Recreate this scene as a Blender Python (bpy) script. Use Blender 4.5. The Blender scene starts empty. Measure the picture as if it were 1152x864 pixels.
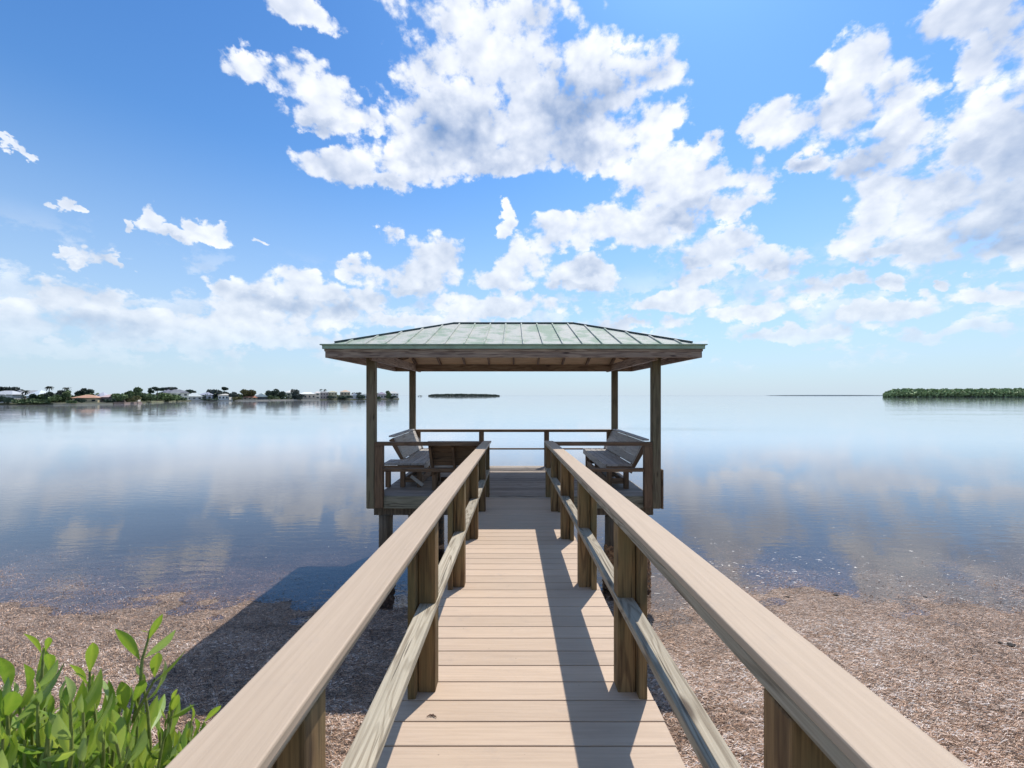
import bpy, bmesh, math, random
import numpy as np
from mathutils import Vector, Matrix
random.seed(7); rng = np.random.default_rng(11)
R = math.radians
F = 464.0; CX = 577.8; CY = 444.7; EYE = 3.35
scene = bpy.context.scene
COL = scene.collection

def at(px, py, Y):                      # point of the place seen in a given direction at distance Y
    return Vector(((px-CX)/F*Y, Y, EYE-(py-CY)/F*Y))

# ------------------------------------------------------------------ node helpers
class NT:
    def __init__(s, tree): s.t = tree; s.n = tree.nodes; s.l = tree.links
    def new(s, kind, **kw):
        nd = s.n.new(kind)
        for k, v in kw.items(): setattr(nd, k, v)
        return nd
    def put(s, sock, v):
        if v is None: return
        if isinstance(v, bpy.types.NodeSocket): s.l.new(v, sock)
        else: sock.default_value = v
    def m(s, op, a, b=None, c=None, clamp=False):
        nd = s.new('ShaderNodeMath', operation=op, use_clamp=clamp)
        s.put(nd.inputs[0], a); s.put(nd.inputs[1], b); s.put(nd.inputs[2], c)
        return nd.outputs[0]
    def vm(s, op, a, b=None, c=None):
        nd = s.new('ShaderNodeVectorMath', operation=op)
        s.put(nd.inputs[0], a); s.put(nd.inputs[1], b); s.put(nd.inputs[2], c)
        return nd.outputs['Value'] if op in ('DOT_PRODUCT', 'LENGTH', 'DISTANCE') else nd.outputs[0]
    def noise(s, vec, scale, detail=4, rough=0.5, dist=0.0, dim='3D'):
        nd = s.new('ShaderNodeTexNoise', noise_dimensions=dim)
        s.put(nd.inputs['Vector'], vec); nd.inputs['Scale'].default_value = scale
        nd.inputs['Detail'].default_value = detail; nd.inputs['Roughness'].default_value = rough
        nd.inputs['Distortion'].default_value = dist
        return nd.outputs['Fac']
    def vor(s, vec, scale, feature='F1', rand=1.0):
        nd = s.new('ShaderNodeTexVoronoi', feature=feature)
        s.put(nd.inputs['Vector'], vec); nd.inputs['Scale'].default_value = scale
        nd.inputs['Randomness'].default_value = rand
        return nd
    def ramp(s, fac, lo, hi, a=0.0, b=1.0, smooth=True):
        nd = s.new('ShaderNodeMapRange', interpolation_type='SMOOTHSTEP' if smooth else 'LINEAR')
        s.put(nd.inputs[0], fac)
        for i, v in enumerate((lo, hi, a, b)): s.put(nd.inputs[i+1], v)
        return nd.outputs[0]
    def mix(s, fac, a, b, blend='MIX'):
        nd = s.new('ShaderNodeMix', data_type='RGBA', blend_type=blend)
        s.put(nd.inputs[0], fac)
        for i, v in ((6, a), (7, b)):
            if isinstance(v, tuple) and len(v) == 3: v = v+(1,)
            s.put(nd.inputs[i], v)
        return nd.outputs[2]
    def mapping(s, vec, scale=(1,1,1), loc=(0,0,0), rot=(0,0,0)):
        nd = s.new('ShaderNodeMapping'); s.put(nd.inputs[0], vec)
        nd.inputs[1].default_value = loc; nd.inputs[2].default_value = rot; nd.inputs[3].default_value = scale
        return nd.outputs[0]

def new_mat(name):
    mt = bpy.data.materials.new(name); mt.use_nodes = True
    nt = NT(mt.node_tree); b = nt.n['Principled BSDF']
    return mt, nt, b

def bump(nt, b, h, strength, dist):
    bp = nt.new('ShaderNodeBump'); bp.inputs['Strength'].default_value = strength
    bp.inputs['Distance'].default_value = dist
    nt.put(bp.inputs['Height'], h); nt.put(b.inputs['Normal'], bp.outputs[0])

def objvec(nt):
    """object coordinates shifted by a per-object random amount"""
    tc = nt.new('ShaderNodeTexCoord'); oi = nt.new('ShaderNodeObjectInfo')
    cb = nt.new('ShaderNodeCombineXYZ')
    for i, k in enumerate((37.0, 21.0, 53.0)): nt.put(cb.inputs[i], nt.m('MULTIPLY', oi.outputs['Random'], k))
    return nt.vm('ADD', tc.outputs['Object'], cb.outputs[0]), oi.outputs['Random']

def wood(name, c1, c2, c3, rings=9.0, knots=True, rough=0.75, var=0.25, fine=0.35, bstr=0.5, weather=None):
    """c1 light wood, c2 dark grain, c3 knots; grain along local X"""
    mt, nt, b = new_mat(name)
    v, rnd = objvec(nt)
    sv = nt.mapping(v, scale=(1.1, 11, 11))
    n1 = nt.noise(sv, 1.0, 2, 0.45, 0.3)
    rg = nt.m('SINE', nt.m('MULTIPLY', n1, rings*6.283))
    rg = nt.ramp(rg, -0.1, 0.95)
    nf = nt.noise(nt.mapping(v, scale=(4, 160, 160)), 1.0, 3, 0.6)
    nl = nt.noise(nt.mapping(v, scale=(2.2, 5, 5)), 1.0, 4, 0.6)
    fac = nt.m('ADD', nt.m('MULTIPLY', rg, 0.55), nt.m('MULTIPLY', nt.ramp(nf, 0.35, 0.7), fine), clamp=True)
    col = nt.mix(fac, c1, c2)
    col = nt.mix(nt.ramp(nl, 0.3, 0.75, 0.0, 0.75), col, weather or tuple(0.6*a+0.4*c for a, c in zip(c2, c1)))
    if knots:
        vo = nt.vor(nt.mapping(v, scale=(2.0, 7, 7)), 1.0)
        k = nt.ramp(vo.outputs['Distance'], 0.05, 0.17, 1.0, 0.0)
        col = nt.mix(nt.m('MULTIPLY', k, 0.85), col, c3)
    # splits
    ck = nt.noise(nt.mapping(v, scale=(1.6, 60, 60), loc=(5, 3, 1)), 1.0, 2, 0.5)
    ckm = nt.ramp(ck, 0.64, 0.70)
    col = nt.mix(nt.m('MULTIPLY', ckm, 0.7), col, tuple(0.35*a for a in c2))
    hs = nt.new('ShaderNodeHueSaturation'); nt.put(hs.inputs['Color'], col)
    nt.put(hs.inputs['Value'], nt.m('MULTIPLY_ADD', rnd, var, 1-var*0.5))
    nt.put(b.inputs['Base Color'], hs.outputs[0]); b.inputs['Roughness'].default_value = rough; b.inputs['Specular IOR Level'].default_value = 0.22
    h = nt.m('SUBTRACT', nt.m('MULTIPLY', nf, 0.6), nt.m('ADD', nt.m('MULTIPLY', fac, 0.4), ckm))
    bump(nt, b, h, bstr, 0.004)
    return mt

def composite(name, c1, c2, var=0.16):
    """capped composite board: fine embossed grain, faint streaks, dirt"""
    mt, nt, b = new_mat(name)
    v, rnd = objvec(nt)
    g = nt.noise(nt.mapping(v, scale=(3, 90, 90)), 1.0, 3, 0.6, 0.4)
    s_ = nt.noise(nt.mapping(v, scale=(0.9, 14, 14)), 1.0, 4, 0.55)
    d = nt.noise(v, 7.0, 6, 0.65)
    col = nt.mix(nt.ramp(g, 0.3, 0.75), c1, c2)
    col = nt.mix(nt.ramp(s_, 0.35, 0.8, 0, 0.3), col, tuple(x*0.82 for x in c2))
    col = nt.mix(nt.ramp(d, 0.58, 0.78, 0, 0.35), col, (0.30, 0.25, 0.21))
    sp = nt.vor(v, 9.0)
    col = nt.mix(nt.ramp(sp.outputs['Distance'], 0.02, 0.05, 0.5, 0.0), col, (0.18, 0.13, 0.10))
    hs = nt.new('ShaderNodeHueSaturation'); nt.put(hs.inputs['Color'], col)
    nt.put(hs.inputs['Value'], nt.m('MULTIPLY_ADD', rnd, var, 1-var*0.5))
    nt.put(b.inputs['Base Color'], hs.outputs[0]); b.inputs['Roughness'].default_value = 0.62
    b.inputs['Specular IOR Level'].default_value = 0.3
    bump(nt, b, g, 0.35, 0.003)
    return mt

def plain(name, c, rough=0.7, var=0.3, scale=6.0, metal=0.0):
    mt, nt, b = new_mat(name)
    v, rnd = objvec(nt)
    n = nt.noise(v, scale, 5, 0.6)
    col = nt.mix(nt.ramp(n, 0.3, 0.7), tuple(x*(1-var) for x in c), tuple(min(1, x*(1+var)) for x in c))
    nt.put(b.inputs['Base Color'], col); b.inputs['Roughness'].default_value = rough
    b.inputs['Metallic'].default_value = metal
    return mt

M = {}
M['deck'] = composite('composite_decking', (0.515, 0.39, 0.282), (0.445, 0.332, 0.238))
M['cap'] = composite('composite_cap', (0.46, 0.356, 0.258), (0.41, 0.314, 0.224), 0.06)
M['pt'] = wood('treated_pine', (0.46, 0.40, 0.30), (0.17, 0.13, 0.085), (0.07, 0.05, 0.035), weather=(0.33, 0.295, 0.225), fine=0.5, bstr=0.8)
M['post'] = wood('treated_post', (0.26, 0.155, 0.070), (0.075, 0.040, 0.020), (0.03, 0.018, 0.012), rings=4, weather=(0.15, 0.125, 0.060), var=0.5, fine=0.5)
M['brown'] = wood('brown_lumber', (0.23, 0.145, 0.085), (0.09, 0.055, 0.035), (0.05, 0.03, 0.02), rings=5)
M['gpost'] = wood('gazebo_post_wood', (0.19, 0.165, 0.10), (0.08, 0.065, 0.04), (0.04, 0.03, 0.02), rings=4, weather=(0.20, 0.15, 0.10))
M['fascia'] = wood('fascia_wood', (0.44, 0.33, 0.25), (0.15, 0.10, 0.075), (0.03, 0.02, 0.02), rings=6, weather=(0.22, 0.16, 0.13), fine=0.6)
M['grey'] = wood('silvered_bench_wood', (0.48, 0.44, 0.39), (0.24, 0.21, 0.18), (0.10, 0.09, 0.08), rings=7, weather=(0.40, 0.39, 0.38))
M['floor'] = wood('gazebo_floor_wood', (0.40, 0.345, 0.29), (0.20, 0.165, 0.135), (0.10, 0.08, 0.07), rings=5, weather=(0.30, 0.255, 0.215), var=0.5)
M['rim'] = wood('rim_board_wood', (0.28, 0.26, 0.19), (0.13, 0.115, 0.075), (0.06, 0.05, 0.03), rings=6)
M['ply'] = wood('roof_sheathing', (0.78, 0.60, 0.42), (0.56, 0.40, 0.26), (0.1, 0.06, 0.04), rings=4, knots=False)
M['screw'] = plain('galvanised_screw', (0.10, 0.09, 0.08), 0.5, 0.2, 60, 0.6)

# piling: dark, wet and encrusted low down
def mk_piling():
    mt, nt, b = new_mat('weathered_piling')
    geo = nt.new('ShaderNodeNewGeometry'); sx = nt.new('ShaderNodeSeparateXYZ'); nt.put(sx.inputs[0], geo.outputs['Position'])
    st = nt.noise(nt.mapping(geo.outputs['Position'], scale=(28, 28, 1.3)), 1.0, 5, 0.6)
    n = nt.noise(geo.outputs['Position'], 14, 5, 0.7)
    col = nt.mix(nt.ramp(st, 0.3, 0.7), (0.17, 0.13, 0.085), (0.06, 0.045, 0.03))
    low = nt.ramp(nt.m('ADD', sx.outputs[2], nt.m('MULTIPLY', n, 0.5)), 0.75, 1.15, 1.0, 0.0)
    col = nt.mix(low, col, nt.mix(nt.ramp(n, 0.4, 0.62), (0.025, 0.02, 0.017), (0.10, 0.06, 0.03)))
    nt.put(b.inputs['Base Color'], col); b.inputs['Roughness'].default_value = 0.7
    bump(nt, b, nt.m('ADD', st, n), 0.7, 0.02)
    return mt
M['piling'] = mk_piling()
M['oyster'] = plain('oyster_crust', (0.28, 0.15, 0.07), 0.8, 0.7, 22)

def mk_roof():
    mt, nt, b = new_mat('oxidised_green_metal')
    geo = nt.new('ShaderNodeNewGeometry')
    p = geo.outputs['Position']
    n = nt.noise(nt.mapping(p, scale=(2.6, 1.6, 1.6)), 1.0, 6, 0.62, 0.6)
    n2 = nt.noise(nt.mapping(p, scale=(3.2, 14, 14), loc=(3, 1, 0)), 1.0, 5, 0.7)
    fac = nt.m('ADD', nt.m('MULTIPLY', n, 0.6), nt.m('MULTIPLY', n2, 0.4))
    oi = nt.new('ShaderNodeObjectInfo')
    col = nt.mix(nt.ramp(fac, 0.42, 0.54), (0.27, 0.345, 0.26), (0.47, 0.47, 0.42))
    col = nt.mix(nt.ramp(nt.noise(p, 30, 5, 0.7), 0.45, 0.8, 0, 0.35), col, (0.20, 0.20, 0.17))
    nt.put(b.inputs['Base Color'], col); b.inputs['Roughness'].default_value = 0.8; b.inputs['Specular IOR Level'].default_value = 0.25
    return mt
M['roof'] = mk_roof()
M['green'] = plain('green_drip_metal', (0.30, 0.41, 0.30), 0.4, 0.18, 5)
M['ridge'] = plain('dark_ridge_metal', (0.035, 0.06, 0.055), 0.45, 0.3, 5)

# ------------------------------------------------------------------ object helpers
WM = {}
def link(o, parent=None, world=None):
    COL.objects.link(o)
    w = world if world is not None else Matrix.Identity(4)
    WM[o.name] = w
    if parent is not None:
        o.parent = parent
        o.matrix_basis = WM[parent.name].inverted() @ w
    else:
        o.matrix_basis = w
    return o
def tag(o, label=None, cat=None, group=None, kind=None):
    if label: o['label'] = label
    if cat: o['category'] = cat
    if group: o['group'] = group
    if kind: o['kind'] = kind
    return o
def thing(name, label, cat, loc, group=None):
    o = bpy.data.objects.new(name, None); o.empty_display_size = 0.2
    link(o, None, Matrix.Translation(Vector(loc)))
    return tag(o, label, cat, group)
def mesh_obj(name, verts, faces, mat, parent=None, world=None, smooth=False):
    me = bpy.data.meshes.new(name); me.from_pydata([tuple(v) for v in verts], [], faces); me.update()
    if mat: me.materials.append(mat)
    if smooth:
        for p in me.polygons: p.use_smooth = True
    o = bpy.data.objects.new(name, me)
    return link(o, parent, world)
def bm_obj(name, bm, mat, parent=None, world=None, smooth=False):
    me = bpy.data.meshes.new(name); bm.to_mesh(me); bm.free()
    if mat: me.materials.append(mat)
    if smooth:
        for p in me.polygons: p.use_smooth = True
    o = bpy.data.objects.new(name, me)
    return link(o, parent, world)
def boxbm(L, W, H, bev=0.004):
    bm = bmesh.new(); bmesh.ops.create_cube(bm, size=1.0)
    bmesh.ops.scale(bm, vec=(L, W, H), verts=bm.verts)
    if bev: bmesh.ops.bevel(bm, geom=list(bm.edges), offset=bev, segments=2, affect='EDGES', profile=0.5)
    return bm
def frame(p0, p1, up=(0, 0, 1)):
    p0 = Vector(p0); p1 = Vector(p1); x = (p1-p0).normalized(); u = Vector(up)
    y = u.cross(x).normalized(); z = x.cross(y)
    m = Matrix((x, y, z)).transposed().to_4x4(); m.translation = (p0+p1)/2
    return m
def beam(name, p0, p1, W, H, mat, parent, up=(0, 0, 1), bev=0.004, z='mid'):
    """lumber from p0 to p1; W across (horizontal), H along up. z: where p0-p1 lies in the height"""
    L = (Vector(p1)-Vector(p0)).length
    m = frame(p0, p1, up)
    off = {'mid': 0, 'top': -H/2, 'bot': H/2}[z]
    m = m @ Matrix.Translation((0, 0, off))
    return bm_obj(name, boxbm(L, W, H, bev), mat, parent, m)
def post(name, x, y, z0, z1, wx, wy, mat, parent, bev=0.006):
    m = frame((x, y, z0), (x, y, z1), up=(0, -1, 0))
    return bm_obj(name, boxbm(z1-z0, wx, wy, bev), mat, parent, m)
def cyl(name, p0, p1, r0, r1, mat, parent, seg=20, jit=0.0):
    p0 = Vector(p0); p1 = Vector(p1); m = frame(p0, p1, up=(0, -1, 0.01)); L = (p1-p0).length
    vs, fs = [], []; n = 8
    for i in range(n+1):
        t = i/n; r = r0+(r1-r0)*t
        for k in range(seg):
            a = 2*math.pi*k/seg; rr = r*(1+random.uniform(-jit, jit))
            vs.append((-L/2+L*t, rr*math.cos(a), rr*math.sin(a)))
    for i in range(n):
        for k in range(seg):
            fs.append((i*seg+k, i*seg+(k+1) % seg, (i+1)*seg+(k+1) % seg, (i+1)*seg+k))
    fs.append(tuple(range(seg))[::-1]); fs.append(tuple(n*seg+k for k in range(seg)))
    return mesh_obj(name, vs, fs, mat, parent, m, smooth=True)

# ------------------------------------------------------------------ boardwalk
SL = 0.0353
def zd(y): return EYE-1.48-SL*y                 # deck surface along the sloping walk
XL, XR = -0.585, 0.716
walk = thing('boardwalk', 'tan composite board walkway running out to the gazebo over the shore', 'boardwalk', (0, 3, 0))
P = 0.1432; y0 = 2.1025
k = -18
while True:
    ya = y0+k*P; yb = ya+P
    if yb > 6.97: break
    ym = (ya+yb)/2
    jx = random.uniform(-0.004, 0.004)
    o = beam('deck_board', (XL+jx, ym, zd(ym)), (XR+jx, ym, zd(ym)), P-0.006, 0.025, M['deck'], walk, up=(0, SL, 1), bev=0.003, z='top')
    k += 1
YW0, YW1 = y0-18*P, y0+k*P
rest = 6.962-YW1
if rest > 0.02: beam('deck_board', (XL, YW1+rest/2, zd(YW1+rest/2)), (XR, YW1+rest/2, zd(YW1+rest/2)), rest-0.006, 0.025, M['deck'], walk, up=(0, SL, 1), bev=0.003, z='top')
for x in (XL+0.05, 0.065, XR-0.05):
    beam('joist', (x, YW0, zd(YW0)-0.03), (x, YW1-0.01, zd(YW1)-0.03), 0.04, 0.16, M['rim'], walk, z='top')
for y in (1.4, 4.6):
    for x in (XL+0.20, XR-0.20):
        beam_z = zd(y)-0.195
        cyl('piling', (x, y, -0.6), (x, y, beam_z-0.14), 0.10, 0.095, M['piling'], walk)
    beam('cross_beam', (XL+0.06, y, zd(y)-0.195), (XR-0.06, y, zd(y)-0.195), 0.09, 0.14, M['rim'], walk, z='top')

post_y = [0.81, 2.16, 3.44, 4.72, 6.00, 6.98]
def railing(side):
    s = -1 if side == 'l' else 1
    lab = {'l': 'left handrail of the walkway, sunlit tan cap and posts, on the shrub side',
           'r': 'right handrail of the walkway, shaded inner face, casting its shadow on the deck boards'}[side]
    pi, po, pk = (-0.41, -0.50, -0.543) if side == 'l' else (0.546, 0.640, 0.685)
    ci, co = (-0.382, -0.522) if side == 'l' else (0.534, 0.682)
    rt = thing('walkway_railing', lab, 'handrail', ((pi+po)/2, 3, zd(3)))
    HT = 0.947
    def zc(y): return zd(y)+HT
    for i, y in enumerate(post_y):
        yc = y+0.0475
        a = post('post', (pi+po)/2, yc, zd(yc)-0.002, zc(yc)-0.075, abs(po-pi), 0.095, M['post'], rt)
        b = post('post_board', (po+pk)/2+s*0.001, y+0.018, zd(y)-0.004, zc(y)-0.075, abs(pk-po)-0.002, 0.142, M['post'], rt)
    ya, yb = 0.12, 7.10
    beam('cap_board', ((ci+co)/2, ya, zc(ya)), ((ci+co)/2, yb, zc(yb)), abs(co-ci), 0.026, M['cap'], rt, z='top', bev=0.005)
    xs = (pi+pk)/2-s*0.006
    w2 = abs(pk-pi)-0.005
    beam('sub_rail', (xs, ya+0.02, zc(ya)-0.029), (xs, yb-0.005, zc(yb)-0.029), w2, 0.043, M['pt'], rt, z='top', bev=0.006)
    hm = 0.465 if side == 'l' else 0.496
    # the flat middle rail is let into the posts and stands 6 mm proud of them
    mi, mo = (pi-s*0.006, pi+s*0.083)
    segs = [0.12, 2.205+1.28, 6.045, 7.09]
    for a, b in zip(segs[:-1], segs[1:]):
        beam('middle_rail', ((mi+mo)/2, a+0.001, zd(a)+hm), ((mi+mo)/2, b-0.001, zd(b)+hm), abs(mo-mi), 0.040, M['pt'], rt, z='top', bev=0.004)
railing('l'); railing('r')

# ------------------------------------------------------------------ gazebo
ZF = 1.65
gz = thing('gazebo', 'open wooden gazebo with green metal hip roof at the end of the walkway', 'gazebo', (0, 8.4, 0))
FX = 2.33; FY0, FY1 = 6.985, 9.94
# floor boards
fy = FY0; n = 0
while fy < FY1-0.05:
    w = 0.0895 if n > 0 else 0.10
    beam('floor_board', (-FX, fy+w/2, ZF), (FX, fy+w/2, ZF), w-0.013, 0.034, M['floor'], gz, bev=0.004, z='top')
    fy += w; n += 1
for x in (-2.2, -1.1, 0, 1.1, 2.2):
    beam('joist', (x, FY0+0.03, ZF-0.036), (x, FY1-0.05, ZF-0.036), 0.04, 0.17, M['rim'], gz, z='top')
beam('rim_board', (-2.19, FY0-0.012, ZF-0.004), (XL-0.03, FY0-0.012, ZF-0.004), 0.038, 0.205, M['rim'], gz, z='top')
beam('rim_board', (XR+0.03, FY0-0.012, ZF-0.004), (2.19, FY0-0.012, ZF-0.004), 0.038, 0.205, M['rim'], gz, z='top')
beam('rim_board', (-FX+0.02, FY1-0.02, ZF-0.040), (FX-0.02, FY1-0.02, ZF-0.040), 0.038, 0.17, M['rim'], gz, z='top')
for s in (-1, 1):
    beam('rim_board', (s*(FX-0.02), FY0+0.05, ZF-0.040), (s*(FX-0.02), FY1-0.05, ZF-0.040), 0.036, 0.17, M['rim'], gz, z='top')
for y in (7.22, 9.55):
    beam('girder', (-2.42, y, ZF-0.215), (2.42, y, ZF-0.215), 0.16, 0.16, M['piling'], gz, z='top')
    for x in (-2.235, -1.725, 1.725, 2.235):
        cyl('piling', (x, y, -0.9), (x, y, ZF-0.378), 0.125, 0.118, M['piling'], gz, jit=0.015)
# crusts of oysters at the feet of the front pilings
def crust(x, y, r, z0, z1, n):
    seg, rows = 26, 22; vs, fs = [], []
    for i in range(rows+1):
        t = i/rows; z = z0+(z1-z0)*t
        for k in range(seg):
            a = 2*math.pi*k/seg; rr = r+(random.uniform(0.002, 0.055)*(1-t)**0.4 if 0 < i < rows else -0.01)
            vs.append(Vector((x+rr*math.cos(a), y+rr*math.sin(a), z+random.uniform(-0.012, 0.012))))
    for i in range(rows):
        for k in range(seg): fs.append((i*seg+k, i*seg+(k+1) % seg, (i+1)*seg+(k+1) % seg, (i+1)*seg+k))
    return mesh_obj('oyster_crust', vs, fs, M['oyster'], gz)
crust(2.235, 7.22, 0.13, -0.05, 0.62, 170); crust(1.725, 7.22, 0.13, -0.05, 0.75, 150); crust(-2.235, 7.22, 0.12, -0.05, 0.35, 90)

# posts of the gazebo, bolted outside the platform
PX, PYF, PYB = 2.405, 6.99, 9.78
for s in (-1, 1):
    post('post', s*PX, PYF, 1.44, 4.05, 0.15, 0.14, M['gpost'], gz, bev=0.022)
    post('post', s*(PX-0.01), PYB, 1.44, 4.05, 0.145, 0.13, M['gpost'], gz, bev=0.03)
    # newel beside the front posts
    post('newel', s*2.262, PYF-0.03, 1.46, 2.499, 0.135, 0.10, M['brown'], gz)
# doubled lower half of the right front post
post('post_sleeve', PX+0.094, PYF, 1.44, 2.10, 0.034, 0.15, M['brown'], gz)
# beams inside the posts
ZB0, ZB1 = 3.915, 4.07
def bm_beam(p0, p1): beam('roof_beam', p0, p1, 0.05, ZB1-ZB0, M['fascia'], gz, z='bot')
bm_beam((-2.27, PYF+0.10, ZB0+0.09), (2.27, PYF+0.10, ZB0+0.09)); bm_beam((-2.30, PYB-0.095, ZB0), (2.30, PYB-0.095, ZB0))
for s in (-1, 1):
    bm_beam((s*2.30, PYF-0.35, ZB0+0.002), (s*2.30, PYB+0.35, ZB0+0.002))
    beam('ledger', (s*2.515, PYF-0.30, ZB0+0.05), (s*2.515, PYB+0.30, ZB0+0.05), 0.05, 0.10, M['fascia'], gz, z='bot')

# roof
EX, EY0, EY1, EZ = 2.985, 6.47, 10.33, 4.14
RX, RY, RZ = 1.23, 8.40, 4.805
c = [Vector((-EX, EY0, EZ)), Vector((EX, EY0, EZ)), Vector((EX, EY1, EZ)), Vector((-EX, EY1, EZ))]
rl, rr_ = Vector((-RX, RY, RZ)), Vector((RX, RY, RZ))
TH = 0.03
def slope(a, b, t2, t1, label):
    """eave a->b, top t1 (above a) -> t2 (above b); pan plus standing seams in one mesh"""
    n = (b-a).cross(t1-a).normalized()
    ex = (b-a).normalized(); L = (b-a).length; up = n.cross(ex)
    poly = [a, b] + ([t2] if (t1-t2).length < 1e-6 else [t2, t1])
    vs = list(poly)+[p-n*0.006 for p in poly]; k = len(poly)
    fs = [tuple(range(k)), tuple(range(2*k-1, k-1, -1))]
    for i in range(k): fs.append((i, i+k, (i+1) % k+k, (i+1) % k))
    H = (t1-a).dot(up); u1 = (t1-a).dot(ex); u2 = (t2-a).dot(ex)
    ns = int(L/0.3125); off = (L-ns*0.3125)/2
    for i in range(ns+1):
        u = off+i*0.3125
        if u < 0.12 or u > L-0.12: continue
        h = H
        if u < u1: h = H*u/u1
        elif u > u2: h = H*(L-u)/(L-u2)
        h -= 0.01
        p = a+ex*u; q = len(vs)
        for w in (-0.011, 0.011):
            for z_ in (0.0, 0.025):
                vs.append(p+ex*w+n*z_+up*(-0.012)); vs.append(p+ex*w+n*z_+up*h)
        # idx: q w-z0 low, q+1 w-z0 hi, q+2 w-z1 low, q+3 w-z1 hi, q+4.. w+
        fs += [(q, q+2, q+3, q+1), (q+4, q+5, q+7, q+6), (q+2, q+6, q+7, q+3), (q, q+4, q+6, q+2), (q+1, q+3, q+7, q+5)]
    o = mesh_obj('roof_panel', vs, fs, M['roof'], gz)
    # sheathing underneath
    vs = [p-n*0.008 for p in poly]+[p-n*(0.008+0.018) for p in poly]
    cen = sum(poly, Vector())/k
    vs = [cen-n*0.0+(v-cen)*0.985 for v in vs]
    fs = [tuple(range(k)), tuple(range(2*k-1, k-1, -1))]
    for i in range(k): fs.append((i, i+k, (i+1) % k+k, (i+1) % k))
    mesh_obj('sheathing', vs, fs, M['ply'], gz)
slope(c[0], c[1], rr_, rl, 'front'); slope(c[2], c[3], rl, rr_, 'back')
slope(c[1], c[2], rr_, rr_, 'right'); slope(c[3], c[0], rl, rl, 'left')
def capb(name, p0, p1):
    beam(name, Vector(p0)+Vector((0, 0, 0.016)), Vector(p1)+Vector((0, 0, 0.016)), 0.05, 0.030, M['ridge'], gz, bev=0.005)
capb('ridge_cap', rl, rr_)
for a, t in ((c[0], rl), (c[1], rr_), (c[2], rr_), (c[3], rl)): capb('hip_cap', a.lerp(t, 0.07), t)
# drip edge and fascia
for (a, b, dx, dy) in ((c[0], c[1], 0, -1), (c[3], c[2], 0, 1), (c[0], c[3], -1, 0), (c[1], c[2], 1, 0)):
    o_ = Vector((dx, dy, 0))
    e = (b-a).normalized()
    beam('drip_edge', a+o_*0.012+Vector((0, 0, 0.006)), b+o_*0.012+Vector((0, 0, 0.006)), 0.018, 0.068, M['green'], gz, z='top', bev=0.002)
    beam('drip_edge', a+o_*0.028-e*0.03+Vector((0, 0, 0.012)), b+o_*0.028+e*0.03+Vector((0, 0, 0.012)), 0.04, 0.016, M['green'], gz, z='top', bev=0.003)
    beam('fascia_board', a-o_*0.03+e*0.035+Vector((0, 0, -0.048)), b-o_*0.03-e*0.035+Vector((0, 0, -0.048)), 0.036, 0.148, M['fascia'], gz, z='top')
    beam('fascia_trim', a-o_*0.009+e*0.02+Vector((0, 0, -0.064)), b-o_*0.009-e*0.02+Vector((0, 0, -0.064)), 0.010, 0.034, M['fascia'], gz, z='top', bev=0.002)
# rafters
pf = (RZ-EZ)/(RY-EY0); ps = (RZ-EZ)/(EX-RX)
for i in range(-4, 5):
    x = i*0.6
    t = 1.0 if abs(x) <= RX else (EX-abs(x))/(EX-RX)
    for (ye, dr) in ((EY0+0.07, 1), (EY1-0.07, -1)):
        ln = (RY-EY0)*t-0.12
        beam('rafter', (x, ye, EZ+pf*0.07-0.034), (x, ye+dr*(ln-0.07), EZ+pf*ln-0.034), 0.04, 0.09, M['fascia'], gz, z='top')
for i in range(-2, 3):
    y = RY+i*0.62
    t = 1-abs(y-RY)/(RY-EY0)
    for s in (-1, 1):
        ln = (EX-RX)*t-0.12
        beam('rafter', (s*(EX-0.07), y, EZ+ps*0.07-0.034), (s*(EX-ln), y, EZ+ps*ln-0.034), 0.04, 0.09, M['fascia'], gz, z='top')

# railings of the gazebo (part of it)
beam('front_rail', (-2.33, PYF-0.01, 2.56), (-0.55, PYF-0.01, 2.56), 0.13, 0.058, M['brown'], gz, z='top')
beam('front_rail', (0.69, PYF-0.01, 2.56), (2.33, PYF-0.01, 2.56), 0.13, 0.058, M['brown'], gz, z='top')
beam('middle_rail', (-2.19, PYF-0.03, 2.12), (-0.55, PYF-0.03, 2.12), 0.09, 0.055, M['brown'], gz, z='top')
beam('middle_rail', (0.69, PYF-0.03, 2.12), (2.19, PYF-0.03, 2.12), 0.09, 0.055, M['brown'], gz, z='top')
YR = 9.84
beam('back_rail', (-2.33, YR, 2.535), (2.33, YR, 2.535), 0.12, 0.058, M['brown'], gz, z='top')
beam('back_rail', (-2.33, YR-0.01, 2.09), (2.33, YR-0.01, 2.09), 0.06, 0.032, M['brown'], gz, z='top')
for x in (-2.28, -0.766, 0.787, 2.28):
    post('rail_post', x, YR, ZF+0.001, 2.476, 0.115, 0.09, M['brown'], gz)

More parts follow.
